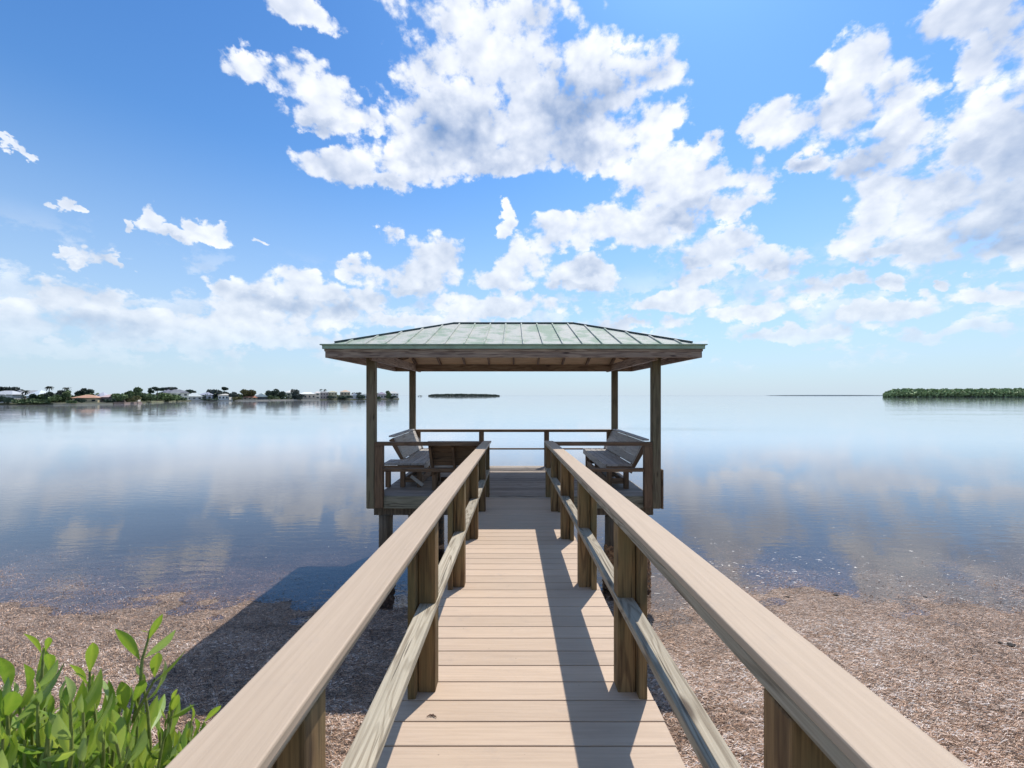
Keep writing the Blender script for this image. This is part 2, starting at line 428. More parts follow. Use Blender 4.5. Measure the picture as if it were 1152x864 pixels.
# ------------------------------------------------------------------ benches
# right bench: faces left, back to the right rail
def side_bench(lab, sx, ya, yb, back0):
    # local x runs along +Y; local y points outward (sx)
    L = yb-ya
    if sx > 0: T = Matrix(((0, 1, 0, 1.64), (1, 0, 0, ya), (0, 0, 1, ZF), (0, 0, 0, 1)))
    else: T = Matrix(((0, -1, 0, -1.64), (1, 0, 0, ya), (0, 0, 1, ZF), (0, 0, 0, 1)))
    return T, L
def bench_T(lab, T, L, back0=0.0, bmat='grey'):
    def tp(*p): return T @ Vector(p)
    rt = thing('bench', lab, 'bench', tp(L/2, 0.25, 0), 'slatted wooden benches in the gazebo')
    R3 = T.to_3x3()
    for i in range(4):
        y = 0.062+i*0.128
        beam('seat_slat', tp(0, y, 0.45), tp(L, y, 0.45), 0.12, 0.036, M['grey'], rt, z='top')
    beam('seat_apron', tp(0.02, 0.02, 0.412), tp(L-0.02, 0.02, 0.412), 0.034, 0.088, M['grey'], rt, z='top')
    beam('seat_apron', tp(0.02, 0.48, 0.412), tp(L-0.02, 0.48, 0.412), 0.034, 0.088, M['brown'], rt, z='top')
    bd = Vector((0.215, 0.43)).normalized()
    upv = (R3 @ Vector((0, bd.x, bd.y))).normalized()
    for i in range(3):
        d = 0.075+i*0.152
        beam('back_slat', tp(back0, 0.505+bd.x*d, 0.46+bd.y*d), tp(L, 0.505+bd.x*d, 0.46+bd.y*d), 0.03, 0.1505, M[bmat], rt, up=upv)
    d = 0.465
    beam('back_cap', tp(back0, 0.545+bd.x*d, 0.462+bd.y*d), tp(L, 0.545+bd.x*d, 0.462+bd.y*d), 0.12, 0.03, M['grey'], rt, z='bot')
    for x in (0.05+back0, (L+back0)/2, L-0.05):
        beam('back_support', tp(x, 0.46, 0.30), tp(x, 0.46+0.57*0.5+0.03, 0.30+0.5*1.08), 0.04, 0.10, M['brown'], rt, up=(R3 @ Vector((0, 1, -0.5))))
    for x in (0.06, L/2, L-0.06):
        for yy in (0.10, 0.41):
            a = tp(x, yy, 0)
            post('leg', a.x, a.y, ZF+0.002, ZF+0.322, 0.085, 0.085, M['brown'], rt)
        beam('seat_bearer', tp(x, 0.045, 0.411), tp(x, 0.455, 0.411), 0.038, 0.086, M['brown'], rt, z='top')
    beam('stretcher', tp(0.115, 0.41, 0.10), tp(L-0.115, 0.41, 0.10), 0.036, 0.08, M['brown'], rt)
    beam('kick_board', tp(0.115, 0.10, 0.10), tp(L-0.115, 0.10, 0.10), 0.034, 0.13, M['brown'], rt)
    for x in (0.06, L-0.06): beam('end_rail', tp(x, 0.15, 0.14), tp(x, 0.36, 0.14), 0.036, 0.10, M['brown'], rt)
    if back0 > 0:
        beam('brace', tp(-0.02, 0.02, 0.05), tp(-0.02, 0.24, 0.22), 0.03, 0.06, M['grey'], rt, up=(R3 @ Vector((0, 1, -1))))
        for i in range(4, 6):
            y = 0.062+i*0.128
            beam('seat_slat', tp(0, y, 0.45), tp(back0-0.05, y, 0.45), 0.12, 0.036, M['grey'], rt, z='top')
        beam('seat_apron', tp(-0.020, 0.0, 0.412), tp(-0.020, 0.74, 0.412), 0.034, 0.088, M['brown'], rt, z='top')
        p_ = tp(0.05, 0.68, 0); post('leg', p_.x, p_.y, ZF+0.002, ZF+0.322, 0.085, 0.085, M['brown'], rt)
    return rt
T, L = side_bench('', 1, 7.46, 9.78, 0); bench_T('silvered slatted bench along the right side of the gazebo, back leaning out over the water', T, L)
T, L = side_bench('', -1, 7.58, 9.78, 0); bench_T('silvered slatted bench along the left side of the gazebo, partly behind the front rail', T, L, 0.52)
# front-left bench: back to the camera, seat facing the water
T = Matrix(((-1, 0, 0, -0.60), (0, -1, 0, 7.84), (0, 0, 1, ZF), (0, 0, 0, 1)))
bench_T('short bench left of the walkway end, its back coloured brown for shade and turned to the camera', T, 0.88, bmat='brown')  # brown back slats: the shade on the back is put into their colour

# screws on the caps and boards are too fine to see; a curled dead leaf lies on the near deck board
vs, fs = [], []
for i in range(11):
    t = i/10-0.5; r_ = 0.0034*(1-(1.75*t)**2)+0.0006
    for k in range(6):
        an = k*math.pi/3
        vs.append((t*0.050, 0.012*(1-4*t*t)+r_*math.cos(an)+0.003*math.sin(t*20), 0.003+r_*math.sin(an)))
for i in range(10):
    for k in range(6): fs.append((i*6+k, i*6+(k+1) % 6, (i+1)*6+(k+1) % 6, (i+1)*6+k))
p = at(485.5, 806.5, 1.98); p.z = zd(p.y)+0.003
lf = mesh_obj('dead_leaf', vs, fs, plain('dead_leaf_brown', (0.10, 0.05, 0.03), 0.7), None, Matrix.Translation(p) @ Matrix.Rotation(R(-8), 4, 'Z'), smooth=True)
tag(lf, 'small curled brown leaf lying on the nearest deck boards at left', 'leaf')
# ------------------------------------------------------------------ ground
def sstep(t): t = np.clip(t, 0, 1); return t*t*(3-2*t)
def hgt(x, y):
    x = np.asarray(x, float); y = np.asarray(y, float)
    wob = 0.45*np.sin(x*0.45+0.6)+0.22*np.sin(x*1.3+2.0)+0.10*np.sin(x*3.1+y*0.8)-0.9*np.exp(-((x-2.6)/1.3)**2)
    d = 6.75+wob*0.8-y
    z = np.where(d > 0, d*0.026, d*0.024)
    z = np.maximum(z, -1.3)
    z = z+0.010*np.sin(x*2.3+y*3.1)*np.sin(y*2.9-x*1.1)+0.006*np.sin(x*7.1-y*5.3)*np.sin(y*8.3+x*2.7)
    bank = sstep((3.1-y)/2.7)*1.32
    return z*np.where(y < 3.1, np.clip((y)/3.1, 0.1, 1), 1)+bank
def axis(lo, hi, step, far):
    core = list(np.arange(lo, hi+1e-6, step)); out = []
    d = step; v = hi
    while v < far: d *= 1.35; v += d; out.append(v)
    d = step; v = lo; pre = []
    while v > -far: d *= 1.35; v -= d; pre.append(v)
    return pre[::-1]+core+out
xs = axis(-13, 14, 0.10, 9000); ys = axis(-1.0, 16, 0.10, 9000)
X, Y = np.meshgrid(xs, ys); Z = hgt(X, Y)
nx = len(xs); ny = len(ys)
vs = np.stack([X, Y, Z], -1).reshape(-1, 3)
idx = np.arange(nx*ny).reshape(ny, nx)
fs = np.stack([idx[:-1, :-1], idx[:-1, 1:], idx[1:, 1:], idx[1:, :-1]], -1).reshape(-1, 4)

def np_mesh(name, vs, fs, mat, parent=None, attr=None, smooth=False, world=None):
    me = bpy.data.meshes.new(name); k = fs.shape[1]
    me.vertices.add(len(vs)); me.vertices.foreach_set('co', np.ascontiguousarray(vs, dtype=np.float32).ravel())
    me.loops.add(fs.size); me.loops.foreach_set('vertex_index', np.ascontiguousarray(fs, dtype=np.int32).ravel())
    me.polygons.add(len(fs)); me.polygons.foreach_set('loop_start', np.arange(0, fs.size, k, dtype=np.int32))
    me.update(calc_edges=True); me.validate()
    if smooth: me.polygons.foreach_set('use_smooth', np.ones(len(me.polygons), dtype=bool))
    if attr is not None:
        a = me.attributes.new('tone', 'FLOAT', 'POINT'); a.data.foreach_set('value', np.asarray(attr, np.float32))
    me.materials.append(mat)
    o = bpy.data.objects.new(name, me)
    return link(o, parent, world)

def mk_shore():
    mt, nt, b = new_mat('shore_wrack_and_mud')
    geo = nt.new('ShaderNodeNewGeometry'); p = geo.outputs['Position']
    sx = nt.new('ShaderNodeSeparateXYZ'); nt.put(sx.inputs[0], p)
    n1 = nt.noise(nt.mapping(p, scale=(1, 1.8, 0)), 1.6, 6, 0.65)
    n2 = nt.noise(nt.mapping(p, scale=(1, 2.4, 0), rot=(0, 0, 0.35)), 22, 5, 0.7, 0.8)
    n3 = nt.noise(nt.mapping(p, scale=(1, 3.0, 0), rot=(0, 0, -0.2)), 60, 4, 0.7, 1.0)
    v = nt.vor(nt.mapping(p, scale=(1, 2.2, 1), rot=(0, 0, 0.3)), 75)
    fine = nt.m('ADD', nt.m('MULTIPLY', n2, 0.5), nt.m('MULTIPLY', n3, 0.5))
    col = nt.mix(nt.ramp(fine, 0.36, 0.62), (0.20, 0.12, 0.08), (0.72, 0.52, 0.39))
    rgb = nt.new('ShaderNodeSeparateColor'); nt.put(rgb.inputs[0], v.outputs['Color'])
    col = nt.mix(nt.ramp(rgb.outputs[0], 0.72, 0.8, 0, 0.75), col, (0.60, 0.53, 0.47))
    col = nt.mix(nt.ramp(rgb.outputs[1], 0.80, 0.86, 0, 0.7), col, (0.07, 0.05, 0.04))
    col = nt.mix(nt.ramp(n1, 0.42, 0.68, 0, 0.6), col, (0.17, 0.12, 0.09))
    # the mat is soaked and dark from just above the water line down
    zz = nt.m('ADD', sx.outputs[2], nt.m('MULTIPLY', nt.m('SUBTRACT', n2, 0.5), 0.10))
    wet = nt.ramp(zz, -0.07, 0.03, 1.0, 0.0)
    dark = nt.mix(nt.ramp(fine, 0.40, 0.66), (0.022, 0.018, 0.020), (0.18, 0.11, 0.075))
    col = nt.mix(wet, col, dark)
    # grassy earth up on the bank
    up = nt.ramp(sx.outputs[2], 0.35, 0.7)
    col = nt.mix(up, col, nt.mix(nt.ramp(fine, 0.4, 0.6), (0.05, 0.08, 0.02), (0.13, 0.11, 0.06)))
    nt.put(b.inputs['Base Color'], col)
    nt.put(b.inputs['Roughness'], nt.m('SUBTRACT', 0.85, nt.m('MULTIPLY', wet, 0.3)))
    bump(nt, b, nt.m('ADD', fine, nt.m('MULTIPLY', v.outputs['Distance'], 0.5)), 1.0, 0.035)
    return mt
g = np_mesh('ground', vs, fs, mk_shore(), smooth=True); tag(g, kind='structure')

# blades and shreds of dead seagrass lying on the shore, and floating at its edge
def mk_blade(name, cols, rough=0.75):
    mt, nt, b = new_mat(name)
    at_ = nt.new('ShaderNodeAttribute', attribute_name='tone')
    r = nt.new('ShaderNodeValToRGB'); nt.put(r.inputs[0], at_.outputs['Fac'])
    e = r.color_ramp.elements; n = len(cols)
    e[0].position = 0; e[0].color = cols[0]+(1,); e[1].position = 1; e[1].color = cols[-1]+(1,)
    for i in range(1, n-1):
        q = e.new(i/(n-1)); q.color = cols[i]+(1,)
    nt.put(b.inputs['Base Color'], r.outputs[0]); b.inputs['Roughness'].default_value = rough
    return mt
def blades(name, pts, z, L, W, tilt, mat, tone, lift):
    n = len(pts)
    a = rng.normal(-0.15, 0.55, n)
    ux = np.cos(a); uy = np.sin(a)
    cs = np.zeros((n, 6, 3))
    bend = rng.normal(0, 0.10, n)*L
    for k, t in enumerate((-0.5, 0.0, 0.5)):
        off = bend*(1-4*t*t)*-1
        for j, w in enumerate((-0.5, 0.5)):
            tp_ = 1.0 if k == 1 else 0.55
            cs[:, k*2+j, 0] = pts[:, 0]+ux*L*t-uy*(W*w*tp_+off)
            cs[:, k*2+j, 1] = pts[:, 1]+uy*L*t+ux*(W*w*tp_+off)
            cs[:, k*2+j, 2] = z+lift*(0.5+t*tilt)+w*W*tilt*0.8+(0.3*lift if k == 1 else 0)
    base = np.arange(n)[:, None]*6
    f = np.concatenate([base+np.array([0, 2, 3, 1]), base+np.array([2, 4, 5, 3])])
    o = np_mesh(name, cs.reshape(-1, 3), f, mat, attr=np.repeat(tone, 6))
    return tag(o, kind='stuff')
def scatter(n, yp):
    """n points over the shore, spread evenly as seen, i.e. thinner with distance"""
    y = 3.3/(1/1.0*rng.uniform(3.3/yp[1], 3.3/yp[0], n))
    x = rng.uniform(-1.42, 1.42, n)*y
    return np.stack([x, y], 1)
pts = scatter(270000, (3.3, 9.5)); zz = hgt(pts[:, 0], pts[:, 1])
keep = (zz > -0.16) & (rng.uniform(0, 1, len(zz)) < np.clip((zz+0.16)/0.16, 0.05, 1)); pts = pts[keep]; zz = zz[keep]
n = len(pts)
def vnoise(x, y, sc, seed):
    r = np.random.default_rng(seed); g_ = r.uniform(-1, 1, (128, 128)); u = x*sc; v = y*sc
    i = np.floor(u).astype(int); j = np.floor(v).astype(int); fu = u-i; fv = v-j; fu = fu*fu*(3-2*fu); fv = fv*fv*(3-2*fv)
    G_ = lambda a, b: g_[a % 128, b % 128]
    return (G_(i, j)*(1-fu)+G_(i+1, j)*fu)*(1-fv)+(G_(i, j+1)*(1-fu)+G_(i+1, j+1)*fu)*fv
patch = 0.9*vnoise(pts[:, 0]+0.5*pts[:, 1], pts[:, 1]*2.2, 1.4, 3)+0.8*vnoise(pts[:, 0]+0.3*pts[:, 1], pts[:, 1]*2.0, 4.3, 4)+0.7*vnoise(pts[:, 0], pts[:, 1]*1.6, 13.0, 5)
side = np.clip(pts[:, 0]/3.0, -1, 1)
tone = np.clip(rng.beta(1.1, 1.25, n)+0.20*patch+0.10*side+0.03, 0, 1)
wetk = np.clip((0.032-zz)/0.11, 0, 1); tone = tone*(1-0.74*wetk)
Ls = rng.gamma(2.2, 0.013, n)+0.009; Ws = rng.uniform(0.0016, 0.0060, n)
mb = mk_blade('dried_seagrass', [(0.04, 0.025, 0.018), (0.24, 0.14, 0.08), (0.62, 0.385, 0.245), (0.78, 0.57, 0.42), (0.90, 0.82, 0.74)])
w_ = blades('seagrass_wrack', pts, zz+0.002, Ls, Ws, rng.uniform(-1, 1, n), mb, tone, rng.gamma(1.5, 0.008, n))
w_['label'] = 'dead seagrass matted over the shore'
# floating shreds
pf_ = scatter(60000, (5.6, 13.5)); zf = hgt(pf_[:, 0], pf_[:, 1])
streak = np.sin(pf_[:, 1]*1.5+pf_[:, 0]*0.35+0.7*np.sin(pf_[:, 0]*0.9))*0.5+0.5
s2 = np.sin(pf_[:, 0]*2.1+1)*np.sin(pf_[:, 1]*3.3+pf_[:, 0])*0.5+0.5
right = 1/(1+np.exp(-(pf_[:, 0]-0.8)*2))
prob = np.exp(-np.clip(-zf-0.01, 0, 9)/0.035)*(0.12+0.88*streak*s2)*(0.18+0.82*right)*0.75
keep = (zf < -0.004) & (rng.uniform(0, 1, len(zf)) < prob); pf_ = pf_[keep]; n = len(pf_)
mf = mk_blade('floating_seagrass', [(0.10, 0.08, 0.06), (0.35, 0.30, 0.25), (0.75, 0.72, 0.68)], 0.35)
w_ = blades('floating_seagrass', pf_, np.full(n, 0.003), rng.gamma(3.0, 0.010, n)+0.012, rng.uniform(0.003, 0.008, n), rng.uniform(-1, 1, n)*0.4, mf, np.clip(rng.beta(1.6, 1.0, n), 0, 1), rng.uniform(0.001, 0.004, n))
w_['label'] = 'loose shreds of seagrass floating at the edge of the water'

# dark clods of weed lying on the right shore
mc = plain('rotten_weed', (0.025, 0.02, 0.016), 0.85, 0.4, 40)
def clod(px, py, r, lab, seed):
    Yd = 3.33*F/(py-CY); p = at(px, py, Yd); p.z = float(hgt(p.x, p.y))+0.004
    rr = random.Random(seed); bm = bmesh.new(); bmesh.ops.create_icosphere(bm, subdivisions=2, radius=r)
    for v in bm.verts:
        v.co *= rr.uniform(0.6, 1.25); v.co.x *= 1.5; v.co.z = max(v.co.z*0.55, -r*0.12)
    tag(bm_obj('weed_clod', bm, mc, None, Matrix.Translation(p)), lab, 'seaweed', 'dark clods of weed on the shore')
clod(1137, 727, 0.045, 'dark clod of weed nearest the right edge of the shore', 1)
clod(1125, 724, 0.026, 'smaller dark clod of weed just left of the one at the right edge', 2)
clod(886, 671, 0.022, 'dark clod of weed at the left start of the wet edge right of the handrail', 3)
clod(940, 669, 0.030, 'dark clod of weed in the middle of the right water edge', 4)
clod(1041, 670, 0.024, 'dark clod of weed on the water edge above the pale shore on the right', 5)

# ------------------------------------------------------------------ water
def mk_water():
    mt, nt, b = new_mat('bay_water')
    nt.n.remove(b)
    out = nt.n['Material Output']
    geo = nt.new('ShaderNodeNewGeometry'); p = geo.outputs['Position']
    sx = nt.new('ShaderNodeSeparateXYZ'); nt.put(sx.inputs[0], p)
    # turbidity: the water gets deeper away from the shore and hides its bed
    n0 = nt.noise(p, 0.35, 4, 0.6)
    dpt = nt.m('ADD', sx.outputs[1], nt.m('MULTIPLY', nt.m('SUBTRACT', n0, 0.5), 5.0))
    murk = nt.ramp(dpt, 7.5, 16.0, 0.02, 0.97)
    big = nt.noise(nt.mapping(p, scale=(0.010, 0.035, 0)), 1.0, 4, 0.6)
    shoal = nt.noise(nt.mapping(p, scale=(0.05, 0.14, 0), loc=(4, 2, 0)), 1.0, 4, 0.6)
    mcol = nt.mix(nt.ramp(shoal, 0.45, 0.65), (0.050, 0.050, 0.062), (0.074, 0.070, 0.072))
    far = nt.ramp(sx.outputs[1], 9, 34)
    mcol = nt.mix(far, mcol, (0.42, 0.445, 0.46))  # pale far colour paints in the silvery reflection of the sky
    mcol = nt.mix(nt.m('MULTIPLY', nt.ramp(big, 0.56, 0.66, 0, 0.6), far), mcol, (0.20, 0.18, 0.15))
    dif = nt.new('ShaderNodeBsdfDiffuse'); nt.put(dif.inputs[0], mcol)
    tr = nt.new('ShaderNodeBsdfTransparent'); tr.inputs[0].default_value = (0.84, 0.83, 0.84, 1)
    body = nt.new('ShaderNodeMixShader'); nt.put(body.inputs[0], murk)
    nt.l.new(tr.outputs[0], body.inputs[1]); nt.l.new(dif.outputs[0], body.inputs[2])
    # ripples
    r1 = nt.noise(nt.mapping(p, scale=(1.1, 3.6, 0), rot=(0, 0, -0.22)), 1.6, 3, 0.5, 0.3)
    r2 = nt.noise(nt.mapping(p, scale=(1.0, 2.2, 0), rot=(0, 0, 0.3)), 6.0, 3, 0.55)
    r3 = nt.noise(nt.mapping(p, scale=(0.25, 0.8, 0)), 0.6, 3, 0.5)
    calm = nt.ramp(nt.noise(nt.mapping(p, scale=(0.06, 0.16, 0), loc=(1, 7, 0)), 1.0, 3, 0.55), 0.35, 0.65, 0.25, 1.0)
    h = nt.m('ADD', nt.m('MULTIPLY', r1, 1.0), nt.m('MULTIPLY', r2, 0.22))
    h = nt.m('MULTIPLY', h, calm)
    h = nt.m('ADD', h, nt.m('MULTIPLY', r3, 0.7))
    bp = nt.new('ShaderNodeBump'); bp.inputs['Strength'].default_value = 1.0
    bp.inputs['Distance'].default_value = 0.0046; nt.put(bp.inputs['Height'], h)
    gl = nt.new('ShaderNodeBsdfGlossy'); gl.inputs['Roughness'].default_value = 0.02
    gl.inputs['Color'].default_value = (0.97, 0.98, 1, 1)
    nt.l.new(bp.outputs[0], gl.inputs['Normal'])
    fr = nt.new('ShaderNodeFresnel'); fr.inputs['IOR'].default_value = 1.68; nt.l.new(bp.outputs[0], fr.inputs['Normal'])
    fx = nt.m('MULTIPLY', fr.outputs[0], 1.0, clamp=True)
    mx = nt.new('ShaderNodeMixShader'); nt.put(mx.inputs[0], fx)
    nt.l.new(body.outputs[0], mx.inputs[1]); nt.l.new(gl.outputs[0], mx.inputs[2])
    nt.l.new(mx.outputs[0], out.inputs['Surface'])
    return mt
xs2 = axis(-40, 40, 4.0, 9000); ys2 = [2.6, 4, 6, 8, 10, 14, 20, 30, 45, 70, 110, 180, 300, 500, 900, 1600, 3000, 6000, 12000]
X, Y = np.meshgrid(xs2, ys2); idx = np.arange(X.size).reshape(X.shape)
vs = np.stack([X, Y, X*0], -1).reshape(-1, 3)
fs = np.stack([idx[:-1, :-1], idx[:-1, 1:], idx[1:, 1:], idx[1:, :-1]], -1).reshape(-1, 4)
w_ = np_mesh('water', vs, fs, mk_water(), smooth=True); tag(w_, kind='structure')

# ------------------------------------------------------------------ shrub beside the handrail
def mk_leaf():
    mt, nt, b = new_mat('glossy_leaf')
    at_ = nt.new('ShaderNodeAttribute', attribute_name='tone')
    r = nt.new('ShaderNodeValToRGB'); nt.put(r.inputs[0], at_.outputs['Fac'])
    e = r.color_ramp.elements
    e[0].position = 0; e[0].color = (0.03, 0.085, 0.015, 1); e[1].position = 1; e[1].color = (0.42, 0.50, 0.06, 1)
    q = e.new(0.5); q.color = (0.15, 0.29, 0.03, 1)
    geo = nt.new('ShaderNodeNewGeometry')
    n = nt.noise(geo.outputs['Position'], 60, 3, 0.6)
    col = nt.mix(nt.ramp(n, 0.35, 0.7, 0, 0.45), r.outputs[0], (0.30, 0.36, 0.06))
    col = nt.mix(nt.m('MULTIPLY', geo.outputs['Backfacing'], 0.45), col, (0.36, 0.44, 0.24))
    nt.put(b.inputs['Base Color'], col); b.inputs['Roughness'].default_value = 0.28
    out = nt.n['Material Output']
    tl = nt.new('ShaderNodeBsdfTranslucent'); nt.put(tl.inputs[0], nt.mix(0.35, col, (0.42, 0.60, 0.05)))
    mx = nt.new('ShaderNodeMixShader'); mx.inputs[0].default_value = 0.42
    nt.l.new(b.outputs[0], mx.inputs[1]); nt.l.new(tl.outputs[0], mx.inputs[2]); nt.l.new(mx.outputs[0], out.inputs['Surface'])
    return mt
leafm = mk_leaf(); stemm = plain('green_stem', (0.22, 0.25, 0.07), 0.6, 0.3, 40)
LV, LF, LT = [], [], []
def leaf(p, d, side_, L, tone, curl, wf=1.0):
    """obovate leaf from p along d; side_ = width direction"""
    d = d.normalized(); s = (side_-d*side_.dot(d)).normalized(); nrm = d.cross(s)
    q = len(LV); N = 9
    for i in range(N):
        t = i/(N-1); w = wf*L*0.145*math.sin(math.pi*min(1, t**1.08*0.97+0.03))**0.95*(0.75+0.35*t) if 0 < i < N-1 else L*0.008
        c_ = p+d*(L*t)-nrm*(curl*L*t*t)
        for k in (-1, -0.5, 0, 0.5, 1):
            LV.append(c_+s*(w*k)+nrm*(abs(k)*w*0.45)); LT.append(min(1, max(0, tone+(0.22 if k == 0 else 0)-0.12*t)))
    for i in range(N-1):
        for k in range(4): LF.append((q+i*5+k, q+i*5+k+1, q+(i+1)*5+k+1, q+(i+1)*5+k))
shrub = thing('shrub', 'leafy green shrub with glossy oval leaves beside the left handrail in the near corner', 'shrub', (-1.05, 0.9, 1.05))
SV, SF = [], []
def tube(pts, r0, r1, seg=6):
    q = len(SV); n = len(pts)
    for i, p in enumerate(pts):
        t = (pts[min(i+1, n-1)]-pts[max(i-1, 0)]).normalized(); a = t.orthogonal().normalized(); b_ = t.cross(a)
        r = r0+(r1-r0)*i/(n-1)
        for k in range(seg):
            an = 2*math.pi*k/seg; SV.append(p+a*(r*math.cos(an))+b_*(r*math.sin(an)))
    for i in range(n-1):
        for k in range(seg): SF.append((q+i*seg+k, q+i*seg+(k+1) % seg, q+(i+1)*seg+(k+1) % seg, q+(i+1)*seg+k))
rs = random.Random(5)
def shoot(tip, length, nleaf, L0, tone, lean=(0, 0)):
    root = Vector((-1.05+rs.uniform(-0.3, 0.25), 0.9+rs.uniform(-0.25, 0.3), 1.05))
    low = Vector((tip.x-lean[0]*0.25+rs.uniform(-0.05, 0.05), tip.y-lean[1]*0.25+rs.uniform(-0.05, 0.05), tip.z-length))
    pts = []
    for i in range(9):
        t = i/8
        a = root.lerp(low, t); b_ = low.lerp(tip, t)
        pts.append(a.lerp(b_, t))
    tube(pts, 0.009, 0.0022)
    ph = rs.uniform(0, 6.28); ax = (pts[-1]-pts[-2]).normalized()
    for i in range(nleaf):
        t = i/(nleaf-1); back = length*(1-t)**1.1*0.95
        p = tip-ax*back*0.8+(low-tip)*0.0; 
        # along the real curve
        u = 1-back/ (length*1.6); f = max(0, min(7.999, u*8)); k = int(f); p = pts[k].lerp(pts[k+1], f-k)
        ph += 2.4+rs.uniform(-0.3, 0.3)
        out_ = Vector((math.cos(ph), math.sin(ph), 0))
        upk = 0.0+0.85*t*t+rs.uniform(-0.35, 0.45)
        d = out_+Vector((0, 0, upk))+ax*0.25
        L = L0*1.15*(0.75+0.5*math.sin(math.pi*(0.25+0.6*t)))*rs.uniform(0.75, 1.15)
        if i >= nleaf-2: L *= 0.6; d = ax*1.5+out_*0.4
        leaf(p, d, out_.cross(Vector((0, 0, 1)))+Vector((0, 0, rs.uniform(-0.3, 0.3))), L, tone+0.28*t+rs.uniform(-0.25, 0.2), rs.uniform(-0.05, 0.55), rs.uniform(0.85, 1.3))
# tall shoots that stand clear of the mass: direction in the picture, distance
for (px, py, Yd, ln, nl, L0, tn) in ((160, 762, 1.02, 0.32, 13, 0.075, 0.42), (46, 760, 1.10, 0.30, 13, 0.080, 0.42), (104, 778, 1.00, 0.30, 12, 0.085, 0.38),
        (8, 790, 0.92, 0.30, 12, 0.095, 0.32), (190, 800, 0.98, 0.26, 11, 0.060, 0.5), (70, 790, 0.95, 0.26, 12, 0.08, 0.4), (135, 796, 1.0, 0.3, 12, 0.08, 0.4),
        (215, 812, 0.96, 0.26, 10, 0.055, 0.45), (240, 826, 0.92, 0.2, 9, 0.05, 0.5)):
    shoot(at(px, py, Yd), ln, nl, L0, tn)
# the leaves that stand out singly: base and tip direction, distance, tone, roll
for (bx, by, tx, ty, Yd, wf, tn, tw) in (
        (157, 742, 131, 706, 1.00, 1.0, 0.62, 0.3), (163, 740, 197, 711, 1.02, 0.9, 0.55, -0.5), (167, 720, 183, 690, 1.03, 0.75, 0.7, 0.6), (168, 712, 158, 709, 1.03, 0.7, 0.9, 0),
        (174, 762, 177, 729, 0.98, 1.1, 0.75, 0.8), (172, 768, 210, 733, 0.97, 0.55, 0.85, 0.2), (101, 757, 106, 715, 0.99, 0.9, 0.8, 0.7), (106, 760, 128, 780, 0.97, 1.1, 0.75, 0.2),
        (9, 780, 8, 728, 0.93, 0.9, 0.3, 0.4), (46, 735, 34, 707, 1.08, 0.8, 0.8, 0.2), (51, 733, 58, 711, 1.09, 0.8, 0.7, 0.5), (39, 776, 67, 754, 1.0, 1.0, 0.45, -0.3),
        (55, 756, 58, 727, 1.06, 1.1, 0.6, 0.5), (30, 775, 36, 740, 1.0, 1.1, 0.3, 0.0), (194, 792, 197, 768, 0.98, 0.6, 0.95, 0.9), (191, 808, 220, 793, 0.97, 0.7, 0.6, 0.1), (190, 805, 201, 780, 0.98, 1.0, 0.8, 0.4),
        (230, 812, 249, 793, 0.95, 0.8, 0.75, 0.2), (82, 822, 106, 780, 0.94, 1.3, 0.35, -0.2), (18, 812, 48, 782, 0.93, 1.1, 0.5, -0.3), (0, 812, 24, 770, 0.92, 1.2, 0.55, 0.2),
        (97, 770, 84, 742, 1.0, 0.9, 0.85, 0.2), (100, 772, 90, 752, 1.0, 1.0, 0.4, -0.6), (140, 800, 137, 766, 0.99, 1.3, 0.85, 0.5), (150, 790, 165, 760, 1.0, 1.0, 0.5, 0.3)):
    b_ = at(bx, by, Yd); t_ = at(tx, ty, Yd-0.015); d = t_-b_
    sd_ = Vector((math.cos(tw), math.sin(tw)*1.0, 0.15)).cross(d.normalized()) if abs(d.x) > abs(d.z) else Vector((math.cos(tw), math.sin(tw), 0))
    q0 = len(LV); leaf(b_, d, sd_, d.length, tn, rs.uniform(0, 0.3), wf*0.92)
def bstem(*p): tube([at(*q) for q in p], 0.0042, 0.0022)
bstem((150, 812, 1.02), (157, 780, 1.02), (160, 742, 1.01), (166, 722, 1.03), (169, 708, 1.03)); bstem((152, 806, 1.0), (163, 785, 0.99), (174, 764, 0.975))
bstem((96, 820, 1.0), (101, 790, 1.0), (101, 755, 0.99)); bstem((44, 800, 1.08), (47, 765, 1.08), (49, 731, 1.085)); bstem((188, 830, 0.98), (193, 805, 0.98), (195, 788, 0.98))
for i in range(270):
    px = rs.uniform(-160, 235); top = 782+max(0, px-50)*0.24+max(0, -px)*0.1
    shoot(at(px, top+rs.uniform(0, 130), rs.uniform(0.82, 1.25)), rs.uniform(0.2, 0.36), rs.randint(10, 15), rs.uniform(0.05, 0.078), rs.uniform(0.05, 0.95))
mesh_obj('stems', SV, SF, stemm, shrub, smooth=True)
np_mesh('foliage', np.array([tuple(v) for v in LV]), np.array(LF), leafm, shrub, attr=LT, smooth=True)

# ------------------------------------------------------------------ far shore
def shoreY(px): return float(np.interp(px, [-400, 0, 75, 140, 165, 210, 290, 360, 450], [128, 146, 148, 160, 180, 238, 258, 295, 345]))
gm = plain('far_land', (0.10, 0.10, 0.05), 0.9, 0.4, 0.2)
vs, fs = [], []
px_list = list(range(-420, 450, 12))+[449]
for px in px_list:
    Yd = shoreY(px); x = (px-CX)/F*Yd
    endk = min(1, (460-px)/50)
    d = Vector((x, Yd, 0)).normalized()
    for (t, z) in ((0, -0.5), (0.0, 0.35), (0.8, 0.55), (60*endk, 1.1), (60*endk+2, -0.5)):
        vs.append(Vector((x, Yd, z))+d*t)
for i in range(len(px_list)-1):
    for k in range(4): fs.append((i*5+k, i*5+k+1, (i+1)*5+k+1, (i+1)*5+k))
tag(mesh_obj('far_shore_land', vs, fs, gm), kind='structure')

